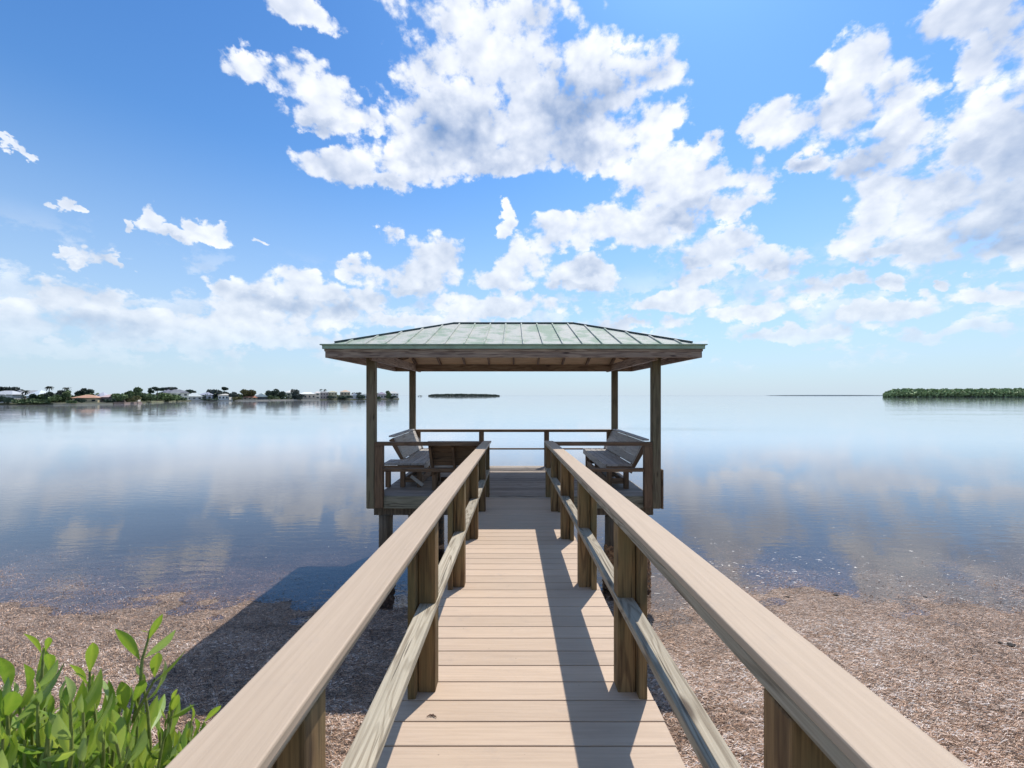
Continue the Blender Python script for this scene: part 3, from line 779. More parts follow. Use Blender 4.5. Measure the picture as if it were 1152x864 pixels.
MC = {}
def flat(c, rough=0.8):
    if c not in MC: MC[c] = plain('paint_%d' % len(MC), c, rough, 0.08, 0.8)
    return MC[c]
glass = plain('dark_window', (0.03, 0.035, 0.045), 0.15, 0.2, 1)
def house(x0, x1, ty, ey, wallc, roofc, lab, back=6.0, roof='hip', nwin=3, base=0.6, storeys=1):
    """pixel columns x0..x1, roof top row ty, eave row ey; real depth behind the shore"""
    xm = (x0+x1)/2; Yd = shoreY(xm)+back
    L = (x1-x0)/F*Yd; ez = EYE-(ey-CY)/F*Yd; tz = EYE-(ty-CY)/F*Yd
    D = min(9.0, max(6.0, L*0.6))
    ctr = Vector(((xm-CX)/F*Yd, Yd+D/2, base))
    ang = math.atan2(-(shoreY(xm+8)-shoreY(xm-8)), ((xm+8-CX)*shoreY(xm+8)-(xm-8-CX)*shoreY(xm-8))/F)*-0.5
    T = Matrix.Translation(ctr) @ Matrix.Rotation(ang, 4, 'Z')
    rt = bpy.data.objects.new('house', None); link(rt, None, T); tag(rt, lab, 'house', 'houses along the far shore')
    wh = ez-base
    L *= 0.92
    m_ = T @ Matrix.Translation((0, 0, wh/2-0.2))
    wl = bm_obj('wall', boxbm(L, D, wh+0.4, 0.03), flat(wallc), rt, m_)
    e = 0.45; a, b_ = L/2+e, D/2+e; th = tz-ez
    if roof == 'hip': r = max(0.1, L/2-D/2) ; ridge = [(-r, 0), (r, 0)]
    elif roof == 'gable': ridge = [(-a, 0), (a, 0)]
    elif roof == 'front': ridge = None
    if roof == 'front':
        v_ = [(-a, -b_, 0), (a, -b_, 0), (a, b_, 0), (-a, b_, 0), (0, -b_, th), (0, b_, th)]
        f_ = [(0, 1, 4), (1, 2, 5, 4), (2, 3, 5), (3, 0, 4, 5), (3, 2, 1, 0)]
        gb = [(-L/2, -D/2-0.01, 0.0), (L/2, -D/2-0.01, 0.0), (0, -D/2-0.01, th*0.93), (-L/2, -D/2+0.1, 0), (L/2, -D/2+0.1, 0), (0, -D/2+0.1, th*0.93)]
    else:
        v_ = [(-a, -b_, 0), (a, -b_, 0), (a, b_, 0), (-a, b_, 0), (ridge[0][0], 0, th), (ridge[1][0], 0, th)]
        f_ = [(0, 1, 5, 4), (1, 2, 5), (2, 3, 4, 5), (3, 0, 4), (3, 2, 1, 0)]
    mesh_obj('roof', v_, f_, flat(roofc), rt, T @ Matrix.Translation((0, 0, wh+0.203)))
    for s in range(storeys):
        for i in range(nwin):
            wx = -L/2+L*(i+0.5)/nwin; ww = L/nwin*0.42; hh = min(1.3, wh/storeys*0.42)
            zc = wh/storeys*(s+0.52)
            bm_obj('window', boxbm(ww, 0.12, hh, 0), glass, rt, T @ Matrix.Translation((wx, -D/2-0.02, zc)))
    return rt
W1, W2 = (0.52, 0.52, 0.50), (0.62, 0.60, 0.52)
house(-16, 13, 440, 444.5, W1, (0.40, 0.42, 0.44), 'white house at the left edge of the picture under a dark tree', nwin=4)
house(15, 28, 439.5, 444.0, W1, (0.22, 0.23, 0.25), 'white gabled house second from the left edge on the far shore', roof='front', nwin=2, back=14)
house(29, 42, 439.0, 446.0, (0.62, 0.68, 0.70), (0.55, 0.60, 0.63), 'pale blue-grey house just left of the long green hedge', nwin=2)
house(79, 102, 444.6, 448.2, (0.50, 0.42, 0.27), (0.44, 0.25, 0.16), 'low house with an orange tiled roof and yellowish walls')
house(82, 90, 441.0, 444.5, (0.25, 0.17, 0.15), (0.20, 0.10, 0.09), 'small maroon roofed house peeping over the orange roof', back=22, nwin=1)
house(103, 112, 441.8, 447.0, (0.38, 0.38, 0.42), (0.36, 0.37, 0.42), 'narrow grey house between the orange roof and the pinkish roof', nwin=1, back=9)
house(110, 128, 443.5, 447.3, (0.20, 0.16, 0.15), (0.48, 0.36, 0.34), 'low house with a pinkish grey roof and dark open front', nwin=3)
house(179, 190, 438.5, 442.0, (0.58, 0.55, 0.52), (0.14, 0.14, 0.18), 'narrow cream house behind the dark trees, left of the grey hip roof', back=26, nwin=2)
house(185, 204, 438.4, 442.2, (0.60, 0.57, 0.46), (0.15, 0.16, 0.18), 'tall cream house with a dark grey hip roof above the big bushes', back=14, nwin=3, storeys=2)
house(206, 222, 442.4, 446.4, (0.62, 0.63, 0.62), (0.50, 0.54, 0.52), 'pale green-grey roofed house right of the big bushes', nwin=3)
house(222, 236, 441.6, 444.6, (0.48, 0.50, 0.55), (0.33, 0.35, 0.42), 'house with a blue-grey roof left of the white house', nwin=3, back=10)
house(244, 255, 443.2, 445.0, (0.78, 0.78, 0.75), (0.50, 0.48, 0.43), 'bright white low house in front of the wide dark tree', nwin=3)
house(272, 287, 445.2, 447.5, (0.46, 0.38, 0.28), (0.48, 0.20, 0.12), 'low building with a red-orange roof beside the pale green gable', nwin=3)
house(285, 298, 442.5, 446.8, (0.10, 0.11, 0.12), (0.56, 0.62, 0.58), 'boathouse with a pale green gable roof and dark opening', roof='front', nwin=1)
house(319, 333, 439.0, 441.8, (0.62, 0.56, 0.44), (0.64, 0.62, 0.56), 'cream house with a pale roof between two dark round trees', nwin=2, back=12, storeys=2)
house(334, 352, 441.4, 443.4, (0.52, 0.44, 0.34), (0.72, 0.72, 0.70), 'long low house with a white roof left of the cream tower', nwin=4, back=4)
house(352, 358, 440.6, 442.2, (0.68, 0.62, 0.52), (0.60, 0.52, 0.48), 'narrow cream tower house between the white roof and the two palms', nwin=1, storeys=2)
house(358, 367, 440.2, 441.6, (0.40, 0.33, 0.30), (0.22, 0.20, 0.20), 'brownish two-storey house under the two palms', nwin=3, storeys=2)
house(367, 377, 440.0, 441.4, (0.50, 0.44, 0.27), (0.42, 0.38, 0.25), 'olive-yellow two-storey house right of the two palms', nwin=3, storeys=2)
house(381, 392, 439.0, 441.2, (0.42, 0.36, 0.24), (0.52, 0.38, 0.26), 'two-storey house with a tan hip roof', nwin=3, storeys=2)
house(391, 403, 442.6, 445.6, (0.76, 0.77, 0.78), (0.74, 0.75, 0.76), 'white house with a steep white gable left of the gazebo post', roof='front', nwin=2)
house(404, 413, 441.5, 444.0, (0.66, 0.68, 0.68), (0.40, 0.45, 0.44), 'pale house half hidden by the left front gazebo post', nwin=2)
house(423, 433, 441.2, 443.8, (0.60, 0.52, 0.50), (0.24, 0.21, 0.27), 'house with a purple-grey roof just right of the gazebo post', nwin=3)
house(434, 447, 440.6, 442.6, (0.60, 0.57, 0.50), (0.46, 0.46, 0.42), 'cream house at the right tip of the far shore', nwin=4, storeys=2)

def mk_foliage(name, c):
    mt, nt, b = new_mat(name)
    at_ = nt.new('ShaderNodeAttribute', attribute_name='tone')
    col = nt.mix(at_.outputs['Fac'], tuple(x*0.55 for x in c), tuple(min(1, x*1.6) for x in c))
    nt.put(b.inputs['Base Color'], col); b.inputs['Roughness'].default_value = 0.7
    return mt
FOL = {'dark': mk_foliage('dark_foliage', (0.042, 0.065, 0.040)), 'mid': mk_foliage('mid_foliage', (0.075, 0.11, 0.042)),
       'light': mk_foliage('light_foliage', (0.13, 0.18, 0.07)), 'mangrove': mk_foliage('mangrove_foliage', (0.19, 0.26, 0.11)), 'rust': mk_foliage('rusty_foliage', (0.11, 0.10, 0.035)),
       'grey': mk_foliage('grey_foliage', (0.068, 0.085, 0.070))}
barkm = plain('bark', (0.10, 0.08, 0.06), 0.9, 0.3, 3)
def clump_cloud(n, rx, ry, rz, size, seed, lobes=6):
    r = np.random.default_rng(seed)
    lc = r.normal(0, 0.42, (lobes, 3)); lc[:, 2] *= 0.8
    k = r.integers(0, lobes, n)
    d = r.normal(0, 1, (n, 3)); d /= np.linalg.norm(d, axis=1)[:, None]
    rad = 0.52*r.uniform(0.55, 1.0, n)**0.4
    c_ = lc[k]+d*rad[:, None]
    c_ /= max(1.0, np.abs(c_).max())
    c_ *= np.array([rx, ry, rz])
    u = r.normal(0, 1, (n, 3)); u /= np.linalg.norm(u, axis=1)[:, None]
    v = np.cross(u, r.normal(0, 1, (n, 3))); v /= np.linalg.norm(v, axis=1)[:, None]
    s = size*r.uniform(0.5, 1.3, n)[:, None]
    q = np.stack([c_-u*s, c_-v*s*0.6, c_+u*s, c_+v*s*0.6], 1).reshape(-1, 3)
    f = np.arange(4*n).reshape(n, 4)
    tone = np.repeat(np.clip(r.uniform(0, 1, n)*0.6+0.4*r.uniform(0, 1, lobes)[k], 0, 1), 4)
    return q, f, tone
tree_n = [0]
def tree(cx, hw, ty, by, tone, lab, back=4.0, name='tree', cat='tree'):
    tree_n[0] += 1
    Yd = shoreY(cx)+back; x = (cx-CX)/F*Yd; s = Yd/F
    tz = EYE-(ty-CY)*s; bz = EYE-(by-CY)*s; base = 0.5 if name != 'palm_tree' else 0.5
    if cat == 'tree' and by > 443.9: bz = min(bz, 1.2)
    rz = max(0.6, (tz-bz)/2); rx = hw*s*1.1; cz = (tz+bz)/2
    rt = thing(name, lab, cat, (x, Yd, base), 'trees along the far shore' if cat == 'tree' else 'bushes along the far shore')
    q, f, tn = clump_cloud(int(420+rx*110), rx*1.1, max(rx*0.8, 1.2), rz*1.12, 0.42+0.05*rx, 100+tree_n[0], lobes=max(5, int(rx*1.6)))
    q[:, 2] = np.maximum(q[:, 2], base-cz)
    np_mesh('crown', q, f, FOL[tone], rt, attr=tn, world=Matrix.Translation((x, Yd, cz)))
    if cat == 'tree':
        cyl('trunk', (x, Yd, base-0.3), (x, Yd, cz), 0.22, 0.12, barkm, rt, seg=7)
def palm(cx, ty, lab, back=8, by=446):
    Yd = shoreY(cx)+back; x = (cx-CX)/F*Yd; s = Yd/F; tz = EYE-(ty-CY)*s
    rt = thing('palm_tree', lab, 'palm', (x, Yd, 0.5), 'palms on the far shore')
    cyl('trunk', (x, Yd, 0.3), (x+0.15, Yd, tz-0.5), 0.17, 0.12, barkm, rt, seg=7)
    vs, fs, r = [], [], random.Random(int(cx*10))
    for i in range(17):
        a = 2*math.pi*i/17+r.uniform(-0.2, 0.2); el = r.uniform(-0.3, 1.0); Lf = r.uniform(1.1, 1.6); q = len(vs)
        o_ = Vector((math.cos(a), math.sin(a), 0)); sd = Vector((-math.sin(a), math.cos(a), 0))
        for k in range(5):
            t = k/4; p_ = Vector((x+0.15, Yd, tz-0.5))+o_*(Lf*t*math.cos(el*0.6))+Vector((0, 0, Lf*(t*math.sin(el)-0.75*t*t)))
            w = 0.26*(1-0.75*abs(t-0.35))
            vs += [p_-sd*w, p_+Vector((0, 0, 0.1)), p_+sd*w]
        for k in range(4):
            for j in range(2): fs.append((q+k*3+j, q+k*3+j+1, q+k*3+j+4, q+k*3+j+3))
    o = mesh_obj('crown', vs, fs, FOL['dark'], rt)
palm(55, 434.0, 'lone palm with a small crown high above the hedge on the left')
palm(28, 438.6, 'short palm in front of the white gabled houses at left', by=448)
palm(74.5, 435.2, 'palm right behind the tall bush left of the orange roof')
palm(361, 437.6, 'left one of the two slim palms over the brownish house')
palm(365.5, 437.6, 'right one of the two slim palms over the brownish house')
for a in ((0, 14, 435.0, 441.0, 'grey', 'wide grey-green tree over the white house at the left edge', 16), (17, 7, 438.5, 441.5, 'grey', 'thin tree behind the white gabled house near the left edge', 22),
          (37, 5, 442.0, 450.0, 'dark', 'dark round tree at the left end of the long green hedge'), (45, 6, 442.2, 450.5, 'mid', 'mid green tree second in the long hedge from the left'),
          (54, 6, 441.6, 450.5, 'dark', 'dark bushy tree below the lone palm'), (66, 8, 438.2, 444.0, 'grey', 'grey-green tree rising above the right end of the hedge', 10),
          (75, 5, 437.6, 449.5, 'mid', 'tall bushy tree touching the left side of the orange roof'), (94, 8.5, 436.8, 445.0, 'dark', 'dark dome-shaped tree behind the orange roof', 16),
          (133, 7, 441.8, 450.0, 'light', 'light green tree right of the pinkish roof'), (143, 6, 440.8, 450.5, 'mid', 'mid green tree between the light tree and the dark dome'),
          (157, 8.5, 436.8, 446.0, 'mid', 'large rounded green tree near the rusty seawall'), (169.5, 2.6, 436.8, 443.0, 'dark', 'small narrow dark tree between the large rounded tree and the dark flat tops'),
          (177, 6, 435.6, 440.5, 'dark', 'dark flat-topped tree left of the grey hip roof'), (191, 7, 434.8, 439.5, 'grey', 'grey-green tree crown rising behind the grey hip roof', 24),
          (214, 9, 437.2, 443.6, 'dark', 'dark domed tree over the pale green-grey roof', 12), (246, 11, 437.4, 446.5, 'grey', 'wide grey-green tree behind the bright white house', 12),
          (252, 4, 435.2, 439.0, 'dark', 'pointed dark crown on top of the wide tree', 16), (264, 5.5, 439.6, 447.0, 'grey', 'lower grey-green tree right of the wide one'),
          (281, 9.5, 436.2, 445.4, 'rust', 'broad yellowish green tree above the red-orange roof', 8), (302, 5, 438.6, 448.0, 'dark', 'dark tree right of the pale green gable'),
          (309, 5.5, 438.4, 448.5, 'dark', 'middle tree of the dark trio right of the pale green gable'), (317, 5, 437.4, 447.5, 'dark', 'tallest and right one of the dark trio'),
          (332, 4.2, 438.0, 444.5, 'grey', 'round grey tree left of the long white roof'), (338, 6, 442.6, 447.6, 'grey', 'low grey tree in front of the long white roof', -1),
          (404, 6, 438.9, 444.5, 'grey', 'tree crown over the pale house beside the gazebo post', 14), (436, 4.5, 440.4, 446.5, 'mid', 'green tree between the purple-grey roof and the last cream house', -1)):
    tree(*a[:6], back=a[6] if len(a) > 6 else 4.0)
for a in ((9, 9, 446.5, 453.5, 'dark', 'dark waterside bush in front of the house at the left edge'), (27, 11, 449.5, 453.5, 'mid', 'low green bush in front of the white gabled houses'),
          (44, 12, 450.6, 453.6, 'mid', 'low long bush along the bank under the hedge'), (63, 5.5, 444.5, 450.5, 'light', 'light green bush at the right end of the hedge'),
          (91, 5, 448.6, 452.4, 'dark', 'dark bush in front of the orange-roofed house'), (80, 6, 450.0, 453.0, 'mid', 'small bush left of the dark one before the orange-roofed house'),
          (123, 5, 449.6, 452.6, 'dark', 'dark bush in front of the pinkish-roofed house'), (149, 8, 444.8, 451.6, 'rust', 'yellowish bush beside the rusty seawall'),
          (168, 9, 443.0, 451.4, 'mid', 'green bush left of the big waterside bush'), (187, 11, 441.6, 451.4, 'light', 'biggest pale green bush below the grey hip roof'),
          (199, 7, 444.5, 451.2, 'mid', 'bush under the right end of the grey hip roof'), (238, 9, 448.8, 450.6, 'dark', 'low dark hedge in front of the bright white house'),
          (267, 5, 446.4, 449.8, 'rust', 'olive bush left of the red-orange roof'), (305, 5, 444.8, 448.8, 'mid', 'green bush at the foot of the dark trio'),
          (336, 5, 446.6, 449.8, 'grey', 'low grey bush in front of the long white roof'), (373, 5, 445.0, 448.8, 'dark', 'dark bush in front of the olive-yellow house'),
          (386, 7, 444.6, 448.8, 'dark', 'wide dark bush in front of the tan hip roof'), (406, 5, 444.2, 448.6, 'dark', 'dark green bush left of the gazebo post at the shore'),
          (426, 4, 446.2, 448.4, 'mid', 'small bush below the purple-grey roof'), (442, 4, 445.2, 448.0, 'dark', 'bush before the last cream house')):
    tree(*a[:6], back=0.6, name='bush', cat='bush')
def thicket():
    r = np.random.default_rng(77); n = 26000
    px = r.uniform(-300, 446, n); Yd = np.interp(px, [-400, 0, 75, 140, 165, 210, 290, 360, 450], [128, 146, 148, 160, 180, 238, 258, 295, 345])+r.uniform(9, 24, n)
    topy = 443.9+1.8*vnoise(px, px*0, 0.09, 8)+1.1*vnoise(px, px*0, 0.31, 9)-0.6*np.clip((px-250)/200, -0.5, 0)
    top = EYE-(topy-CY)/F*Yd; z = 0.6+np.maximum(top-0.6, 0.4)*r.uniform(0, 1, n)**0.6
    c_ = np.stack([(px-CX)/F*Yd, Yd, z], 1)
    u = r.normal(0, 1, (n, 3)); u /= np.linalg.norm(u, axis=1)[:, None]; v = np.cross(u, r.normal(0, 1, (n, 3))); v /= np.linalg.norm(v, axis=1)[:, None]
    sz = r.uniform(0.3, 0.75, n)[:, None]
    q = np.stack([c_-u*sz, c_-v*sz*0.7, c_+u*sz, c_+v*sz*0.7], 1).reshape(-1, 3)
    tag(np_mesh('thicket', q, np.arange(4*n).reshape(n, 4), FOL['light'], attr=np.repeat(np.clip(0.3+0.5*vnoise(px, px*0, 0.17, 12)+r.uniform(-0.3, 0.3, n), 0, 1), 4)),
        'low green growth filling the gardens between the far houses', None, None, 'stuff')
thicket()
# rusty seawall, sandy strip
def strip(name, xa, xb, z0, z1, c, lab, cat, th=0.5, dy=-0.4):
    rt_v, rt_f = [], []; n = 8
    for i in range(n+1):
        px = xa+(xb-xa)*i/n; Yd = shoreY(px)+dy; x = (px-CX)/F*Yd
        rt_v += [Vector((x, Yd, z0)), Vector((x, Yd, z1)), Vector((x*(1+th/Yd), Yd+th, z1)), Vector((x*(1+th/Yd), Yd+th, z0))]
    for i in range(n):
        for k in range(4): rt_f.append((i*4+k, i*4+(k+1) % 4, (i+1)*4+(k+1) % 4, (i+1)*4+k))
    rt_f += [(0, 3, 2, 1), (n*4, n*4+1, n*4+2, n*4+3)]
    tag(mesh_obj(name, rt_v, rt_f, flat(c)), lab, cat)
strip('seawall', 128, 160, -0.3, 0.6, (0.17, 0.12, 0.10), 'low rusty brown seawall below the large rounded tree', 'seawall')
strip('seawall', 206, 262, -0.3, 0.70, (0.30, 0.29, 0.26), 'grey seawall running below the white and blue-grey houses', 'seawall')
strip('seawall', 264, 360, -0.3, 0.62, (0.42, 0.36, 0.28), 'long sandy concrete seawall from the red-orange roof to the cream tower', 'seawall')
strip('seawall', 60, 127, -0.3, 0.50, (0.32, 0.28, 0.19), 'sandy bank wall below the orange-roofed house', 'seawall')
# little white mooring box on the rusty seawall
bmx = boxbm(1.6, 1.2, 1.3, 0.05); Yd = shoreY(154.5)-0.1
tag(bm_obj('dock_box', bmx, flat((0.60, 0.52, 0.42)), None, Matrix.Translation(((154.5-CX)/F*Yd, Yd, 1.36))), 'small cream box standing on the rusty seawall', 'box')

# mangrove island on the right, wooded island on the horizon: far woods that read as one mass
def wood_mass(name, prof, Yd, depth, tone, lab, n, size):
    r = np.random.default_rng(len(prof)*7+1)
    px = r.uniform(prof[0][0], prof[-1][0], n)
    top = np.interp(px, [p[0] for p in prof], [p[1] for p in prof]); s = Yd/F
    dd = r.uniform(0, 1, n)
    hz = (EYE-(top-CY)*s)*(0.93+0.09*np.sin(px*0.35+dd*3)*np.sin(px*0.8+dd*2))
    lob = np.sqrt(np.clip(1-((px*0.13+np.floor(dd*5)*0.37+0.5*np.sin(px*0.31)) % 1-0.5)**2*1.5, 0.2, 1))
    z = hz*lob*(1-(1-dd)**6*0.45)*r.uniform(0.0, 1.0, n)**0.55
    Yy = Yd+dd*depth; x = (px-CX)/F*Yd*(Yy/Yd)
    c_ = np.stack([x, Yy, np.maximum(z, 0.3)], 1)
    u = r.normal(0, 1, (n, 3)); u /= np.linalg.norm(u, axis=1)[:, None]
    v = np.cross(u, r.normal(0, 1, (n, 3))); v /= np.linalg.norm(v, axis=1)[:, None]
    sz = size*r.uniform(0.6, 1.4, n)[:, None]
    q = np.stack([c_-u*sz, c_-v*sz*0.7, c_+u*sz, c_+v*sz*0.7], 1).reshape(-1, 3)
    o = np_mesh(name, q, np.arange(4*n).reshape(n, 4), FOL[tone], attr=np.repeat(r.uniform(0, 1, n), 4))
    tag(o, lab, None, None, 'stuff')
wood_mass('mangrove_wood', [(994, 443.5), (997, 440), (1004, 437.6), (1012, 436.6), (1060, 437.0), (1110, 436.6), (1160, 436.2), (1260, 436), (1320, 437)], 760, 60, 'mangrove', 'bushy green mangroves crowding the low island at the right', 60000, 1.9)
wood_mass('island_wood', [(482, 444.4), (485, 443.6), (500, 442.9), (520, 442.8), (545, 443.2), (556, 443.6), (562, 444.6)], 1500, 40, 'dark', 'thin dark row of trees on the island at the horizon', 9000, 1.5)
wood_mass('islet_wood', [(470, 445.0), (472, 444.2), (475, 445.0)], 1200, 6, 'grey', 'tiny wooded islet left of the island at the horizon', 60, 0.9)
def land(name, pa, pb, Yd, dep, h, c):
    xa, xb = (pa-CX)/F*Yd, (pb-CX)/F*Yd
    n = 24; vs, fs = [], []
    for i in range(n+1):
        t = i/n; x = xa+(xb-xa)*t; k = math.sin(math.pi*t)**0.4 if 0 < t < 1 else 0.02
        for (d, z) in ((0, -0.5), (0.5, h*k), (dep*0.9, h*k), (dep, -0.5)): vs.append((x*(1+d/Yd), Yd+d, z))
    for i in range(n):
        for k in range(3): fs.append((i*4+k, i*4+k+1, (i+1)*4+k+1, (i+1)*4+k))
    tag(mesh_obj(name, vs, fs, c), kind='structure')
land('mangrove_island_land', 993, 1330, 757, 70, 0.6, plain('mangrove_mud', (0.03, 0.03, 0.022), 0.9, 0.3, 0.05))
land('horizon_island_land', 480, 566, 1495, 50, 0.5, plain('island_sand', (0.25, 0.22, 0.18), 0.9, 0.3, 0.02))
land('distant_coast', 860, 1010, 4200, 300, 6, plain('distant_coast_green', (0.16, 0.20, 0.22), 0.9, 0.3, 0.002))

# ------------------------------------------------------------------ sky with clouds (world, by direction only)
SUN_EL = math.atan(1/math.hypot(0.289, 0.535)); SUN_AZ = math.atan2(0.289, 0.535)   # azimuth from +Y towards +X
world = bpy.data.worlds.new('World'); scene.world = world; world.use_nodes = True
nt = NT(world.node_tree); bg = nt.n['Background']
tc = nt.new('ShaderNodeTexCoord'); D0 = tc.outputs['Generated']
sky = nt.new('ShaderNodeTexSky', sky_type='NISHITA'); sky.sun_disc = False
sky.sun_elevation = SUN_EL; sky.sun_rotation = SUN_AZ; sky.altitude = 0; sky.air_density = 1.0; sky.dust_density = 0.6; sky.ozone_density = 2.0
SKY_STR = 0.125
sep = nt.new('ShaderNodeSeparateXYZ'); nt.put(sep.inputs[0], D0)
az = nt.m('ARCTAN2', sep.outputs[0], sep.outputs[1])
el = nt.m('ARCSINE', nt.m('ABSOLUTE', sep.outputs[2]))
comb = nt.new('ShaderNodeCombineXYZ'); nt.put(comb.inputs[0], az); nt.put(comb.inputs[1], el)
AE = comb.outputs[0]
# turbulence: plain 3-D noise over the direction, finer towards the horizon as clouds get more distant
Q = nt.vm('MULTIPLY', D0, (1.0, 1.0, 1.25))
BL = [  # direction (as picture columns and rows), half sizes, all converted to azimuth and elevation
 (292,78,34,20),(330,70,30,22),(352,85,40,30),(372,112,48,30),(400,128,38,16),(350,125,40,18),
 (478,72,46,34),(555,62,85,40),(640,75,75,42),(712,92,52,42),(733,140,38,34),(610,130,110,48),(510,140,80,48),(640,162,95,32),(470,180,62,28),(392,188,50,22),(438,206,32,14),(560,180,70,22),(690,175,50,22),
 (742,195,44,34),(782,212,60,32),(800,165,20,18),(846,200,26,22),(820,232,40,16),
 (640,264,44,22),(690,252,45,22),(740,258,55,24),(790,280,58,22),(577,240,10,13),(574,262,12,10),(850,292,30,14),
 (436,264,12,14),(488,284,34,24),(470,308,58,22),(425,306,36,18),(392,302,20,12),
 (600,296,38,24),(650,312,46,18),(565,315,36,18),(620,280,22,14),
 (325,308,26,18),(345,328,50,20),(255,330,22,11),(305,345,58,20),(372,350,44,18),(410,338,44,18),
 (155,256,12,9),(178,247,15,13),(200,264,28,9),(226,255,13,12),(250,261,14,10),(240,269,20,6),(287,272,12,4),(50,230,9,6),(70,232,12,8),(88,238,12,6),(74,289,13,8),(98,293,20,11),(120,296,20,11),(140,301,20,6),(15,170,13,5),
 (60,366,70,24),(290,366,70,20),(180,366,50,20),(110,345,46,22),(62,338,34,22),(20,352,36,22),(100,360,48,26),(190,376,40,18),(228,390,38,16),(140,380,40,16),
 (955,72,50,34),(1000,100,44,40),(940,130,60,40),(860,138,32,24),(1010,150,48,42),(960,180,48,20),(898,186,26,12),(875,160,30,20),
 (1110,70,38,42),(1150,60,50,60),(1110,135,46,44),(1160,150,60,80),(1200,220,60,70),
 (1000,212,52,34),(1060,225,66,42),(1130,235,60,52),(975,265,38,22),(1060,270,70,26),(1120,285,70,22),(1010,284,50,14),
 (880,300,40,22),(960,322,38,12),(1012,320,26,9),(1078,318,15,8),(780,312,40,16),(900,330,70,12),(1120,332,50,12),(760,340,60,12),(850,350,70,10),(1000,350,80,12),
 (900,372,90,10),(1080,372,80,10),(560,345,90,12),(480,360,80,10),(60,395,120,14),(300,380,120,14),(700,365,70,10),
(560,20,120,40),(1090,10,90,34),(330,10,60,18),
]
def dirae(px, py):
    u = (px-CX)/F; v = (CY-py)/F
    return math.atan(u), math.atan(v/math.sqrt(1+u*u))
wn = nt.noise(Q, 5.0, 3, 0.55)         # warp the blobs so that no outline is an ellipse
wn2 = nt.noise(nt.vm('ADD', Q, (7.3, 2.1, 0.0)), 5.0, 3, 0.55)
def build_field(P):
    prev = None
    for (px, py, rx, ry) in BL:
        a, e = dirae(px, py); a1, _ = dirae(px+rx, py); a0, _ = dirae(px-rx, py); _, e1 = dirae(px, py-ry); _, e0 = dirae(px, py+ry)
        ra = (a1-a0)/2*1.2; re = (e1-e0)/2*1.2
        d = nt.vm('MULTIPLY_ADD', P, (1/ra, 1/re, 0.0), (-a/ra, -e/re, 0.0))
        dd = nt.vm('DOT_PRODUCT', d, d)
        prev = dd if prev is None else nt.m('SMOOTH_MIN', prev, dd, 0.35)
    return prev
def voff(P, dx, dy): return nt.vm('ADD', P, (dx, dy, 0.0))
warp = nt.new('ShaderNodeCombineXYZ')
nt.put(warp.inputs[0], nt.m('MULTIPLY', nt.m('SUBTRACT', wn, 0.5), 0.10)); nt.put(warp.inputs[1], nt.m('MULTIPLY', nt.m('SUBTRACT', wn2, 0.5), 0.07))
w3 = nt.new('ShaderNodeTexNoise'); nt.put(w3.inputs['Vector'], Q); w3.inputs['Scale'].default_value = 24.0; w3.inputs['Detail'].default_value = 4.0; w3.inputs['Roughness'].default_value = 0.6
fine = nt.vm('MULTIPLY', nt.vm('SUBTRACT', w3.outputs['Color'], (0.5, 0.5, 0.5)), (0.085, 0.060, 0.0))
P0 = nt.vm('ADD', nt.vm('ADD', AE, warp.outputs[0]), fine)
f0 = nt.m('SUBTRACT', 1.0, build_field(P0))
f0 = nt.m('MAXIMUM', f0, -1.6)
# elsewhere in the sky (behind and beside the camera) loose cumulus
amb = nt.ramp(nt.noise(Q, 3.0, 2, 0.5), 0.50, 0.62, -1.6, 0.9)
outv = nt.ramp(nt.m('ABSOLUTE', az), 0.98, 1.15)
f0 = nt.m('ADD', nt.m('MULTIPLY', f0, nt.m('SUBTRACT', 1.0, outv)), nt.m('MULTIPLY', amb, outv))
lowel = nt.ramp(el, 0.10, 0.45, 1.0, 0.0)
def fbm(P, det):
    a = nt.noise(P, 7.5, det, 0.56); b_ = nt.noise(P, 17.0, det, 0.56)
    return nt.m('ADD', nt.m('MULTIPLY', a, nt.m('SUBTRACT', 1.0, nt.m('MULTIPLY', lowel, 0.6))), nt.m('MULTIPLY', b_, nt.m('MULTIPLY', lowel, 0.6)))
SD = Vector((0.289, 0.535, 1.0)).normalized()
QW = nt.vm('ADD', Q, nt.vm('MULTIPLY', warp.outputs[0], (0.5, 0.5, 0.5)))
def heap(P, det):
    v1 = nt.vor(P, 11.0); v2 = nt.vor(P, 27.0)
    for v_ in (v1, v2): v_.inputs['Detail'].default_value = det; v_.inputs['Roughness'].default_value = 0.5
    a = nt.m('SUBTRACT', 0.5, v1.outputs['Distance']); c_ = nt.m('SUBTRACT', 0.5, v2.outputs['Distance'])
    return nt.m('ADD', nt.m('MULTIPLY', a, 1.15), nt.m('MULTIPLY', c_, 0.75))
b0 = fbm(Q, 8)
b1 = fbm(nt.vm('ADD', Q, tuple(SD*0.030)), 4)       # the same a little towards the sun
l0 = heap(QW, 1.5); l1 = heap(nt.vm('ADD', QW, tuple(SD*0.022)), 0.0)
bf = nt.noise(Q, 30.0, 5, 0.62)
dens = nt.m('ADD', nt.m('MULTIPLY_ADD', f0, 1.45, 0.76), nt.m('MULTIPLY', nt.m('SUBTRACT', b0, 0.5), 2.2))
dens = nt.m('ADD', dens, nt.m('MULTIPLY', nt.m('SUBTRACT', l0, 0.35), 1.0)); dens = nt.m('ADD', dens, nt.m('MULTIPLY', nt.m('SUBTRACT', bf, 0.5), 1.7))
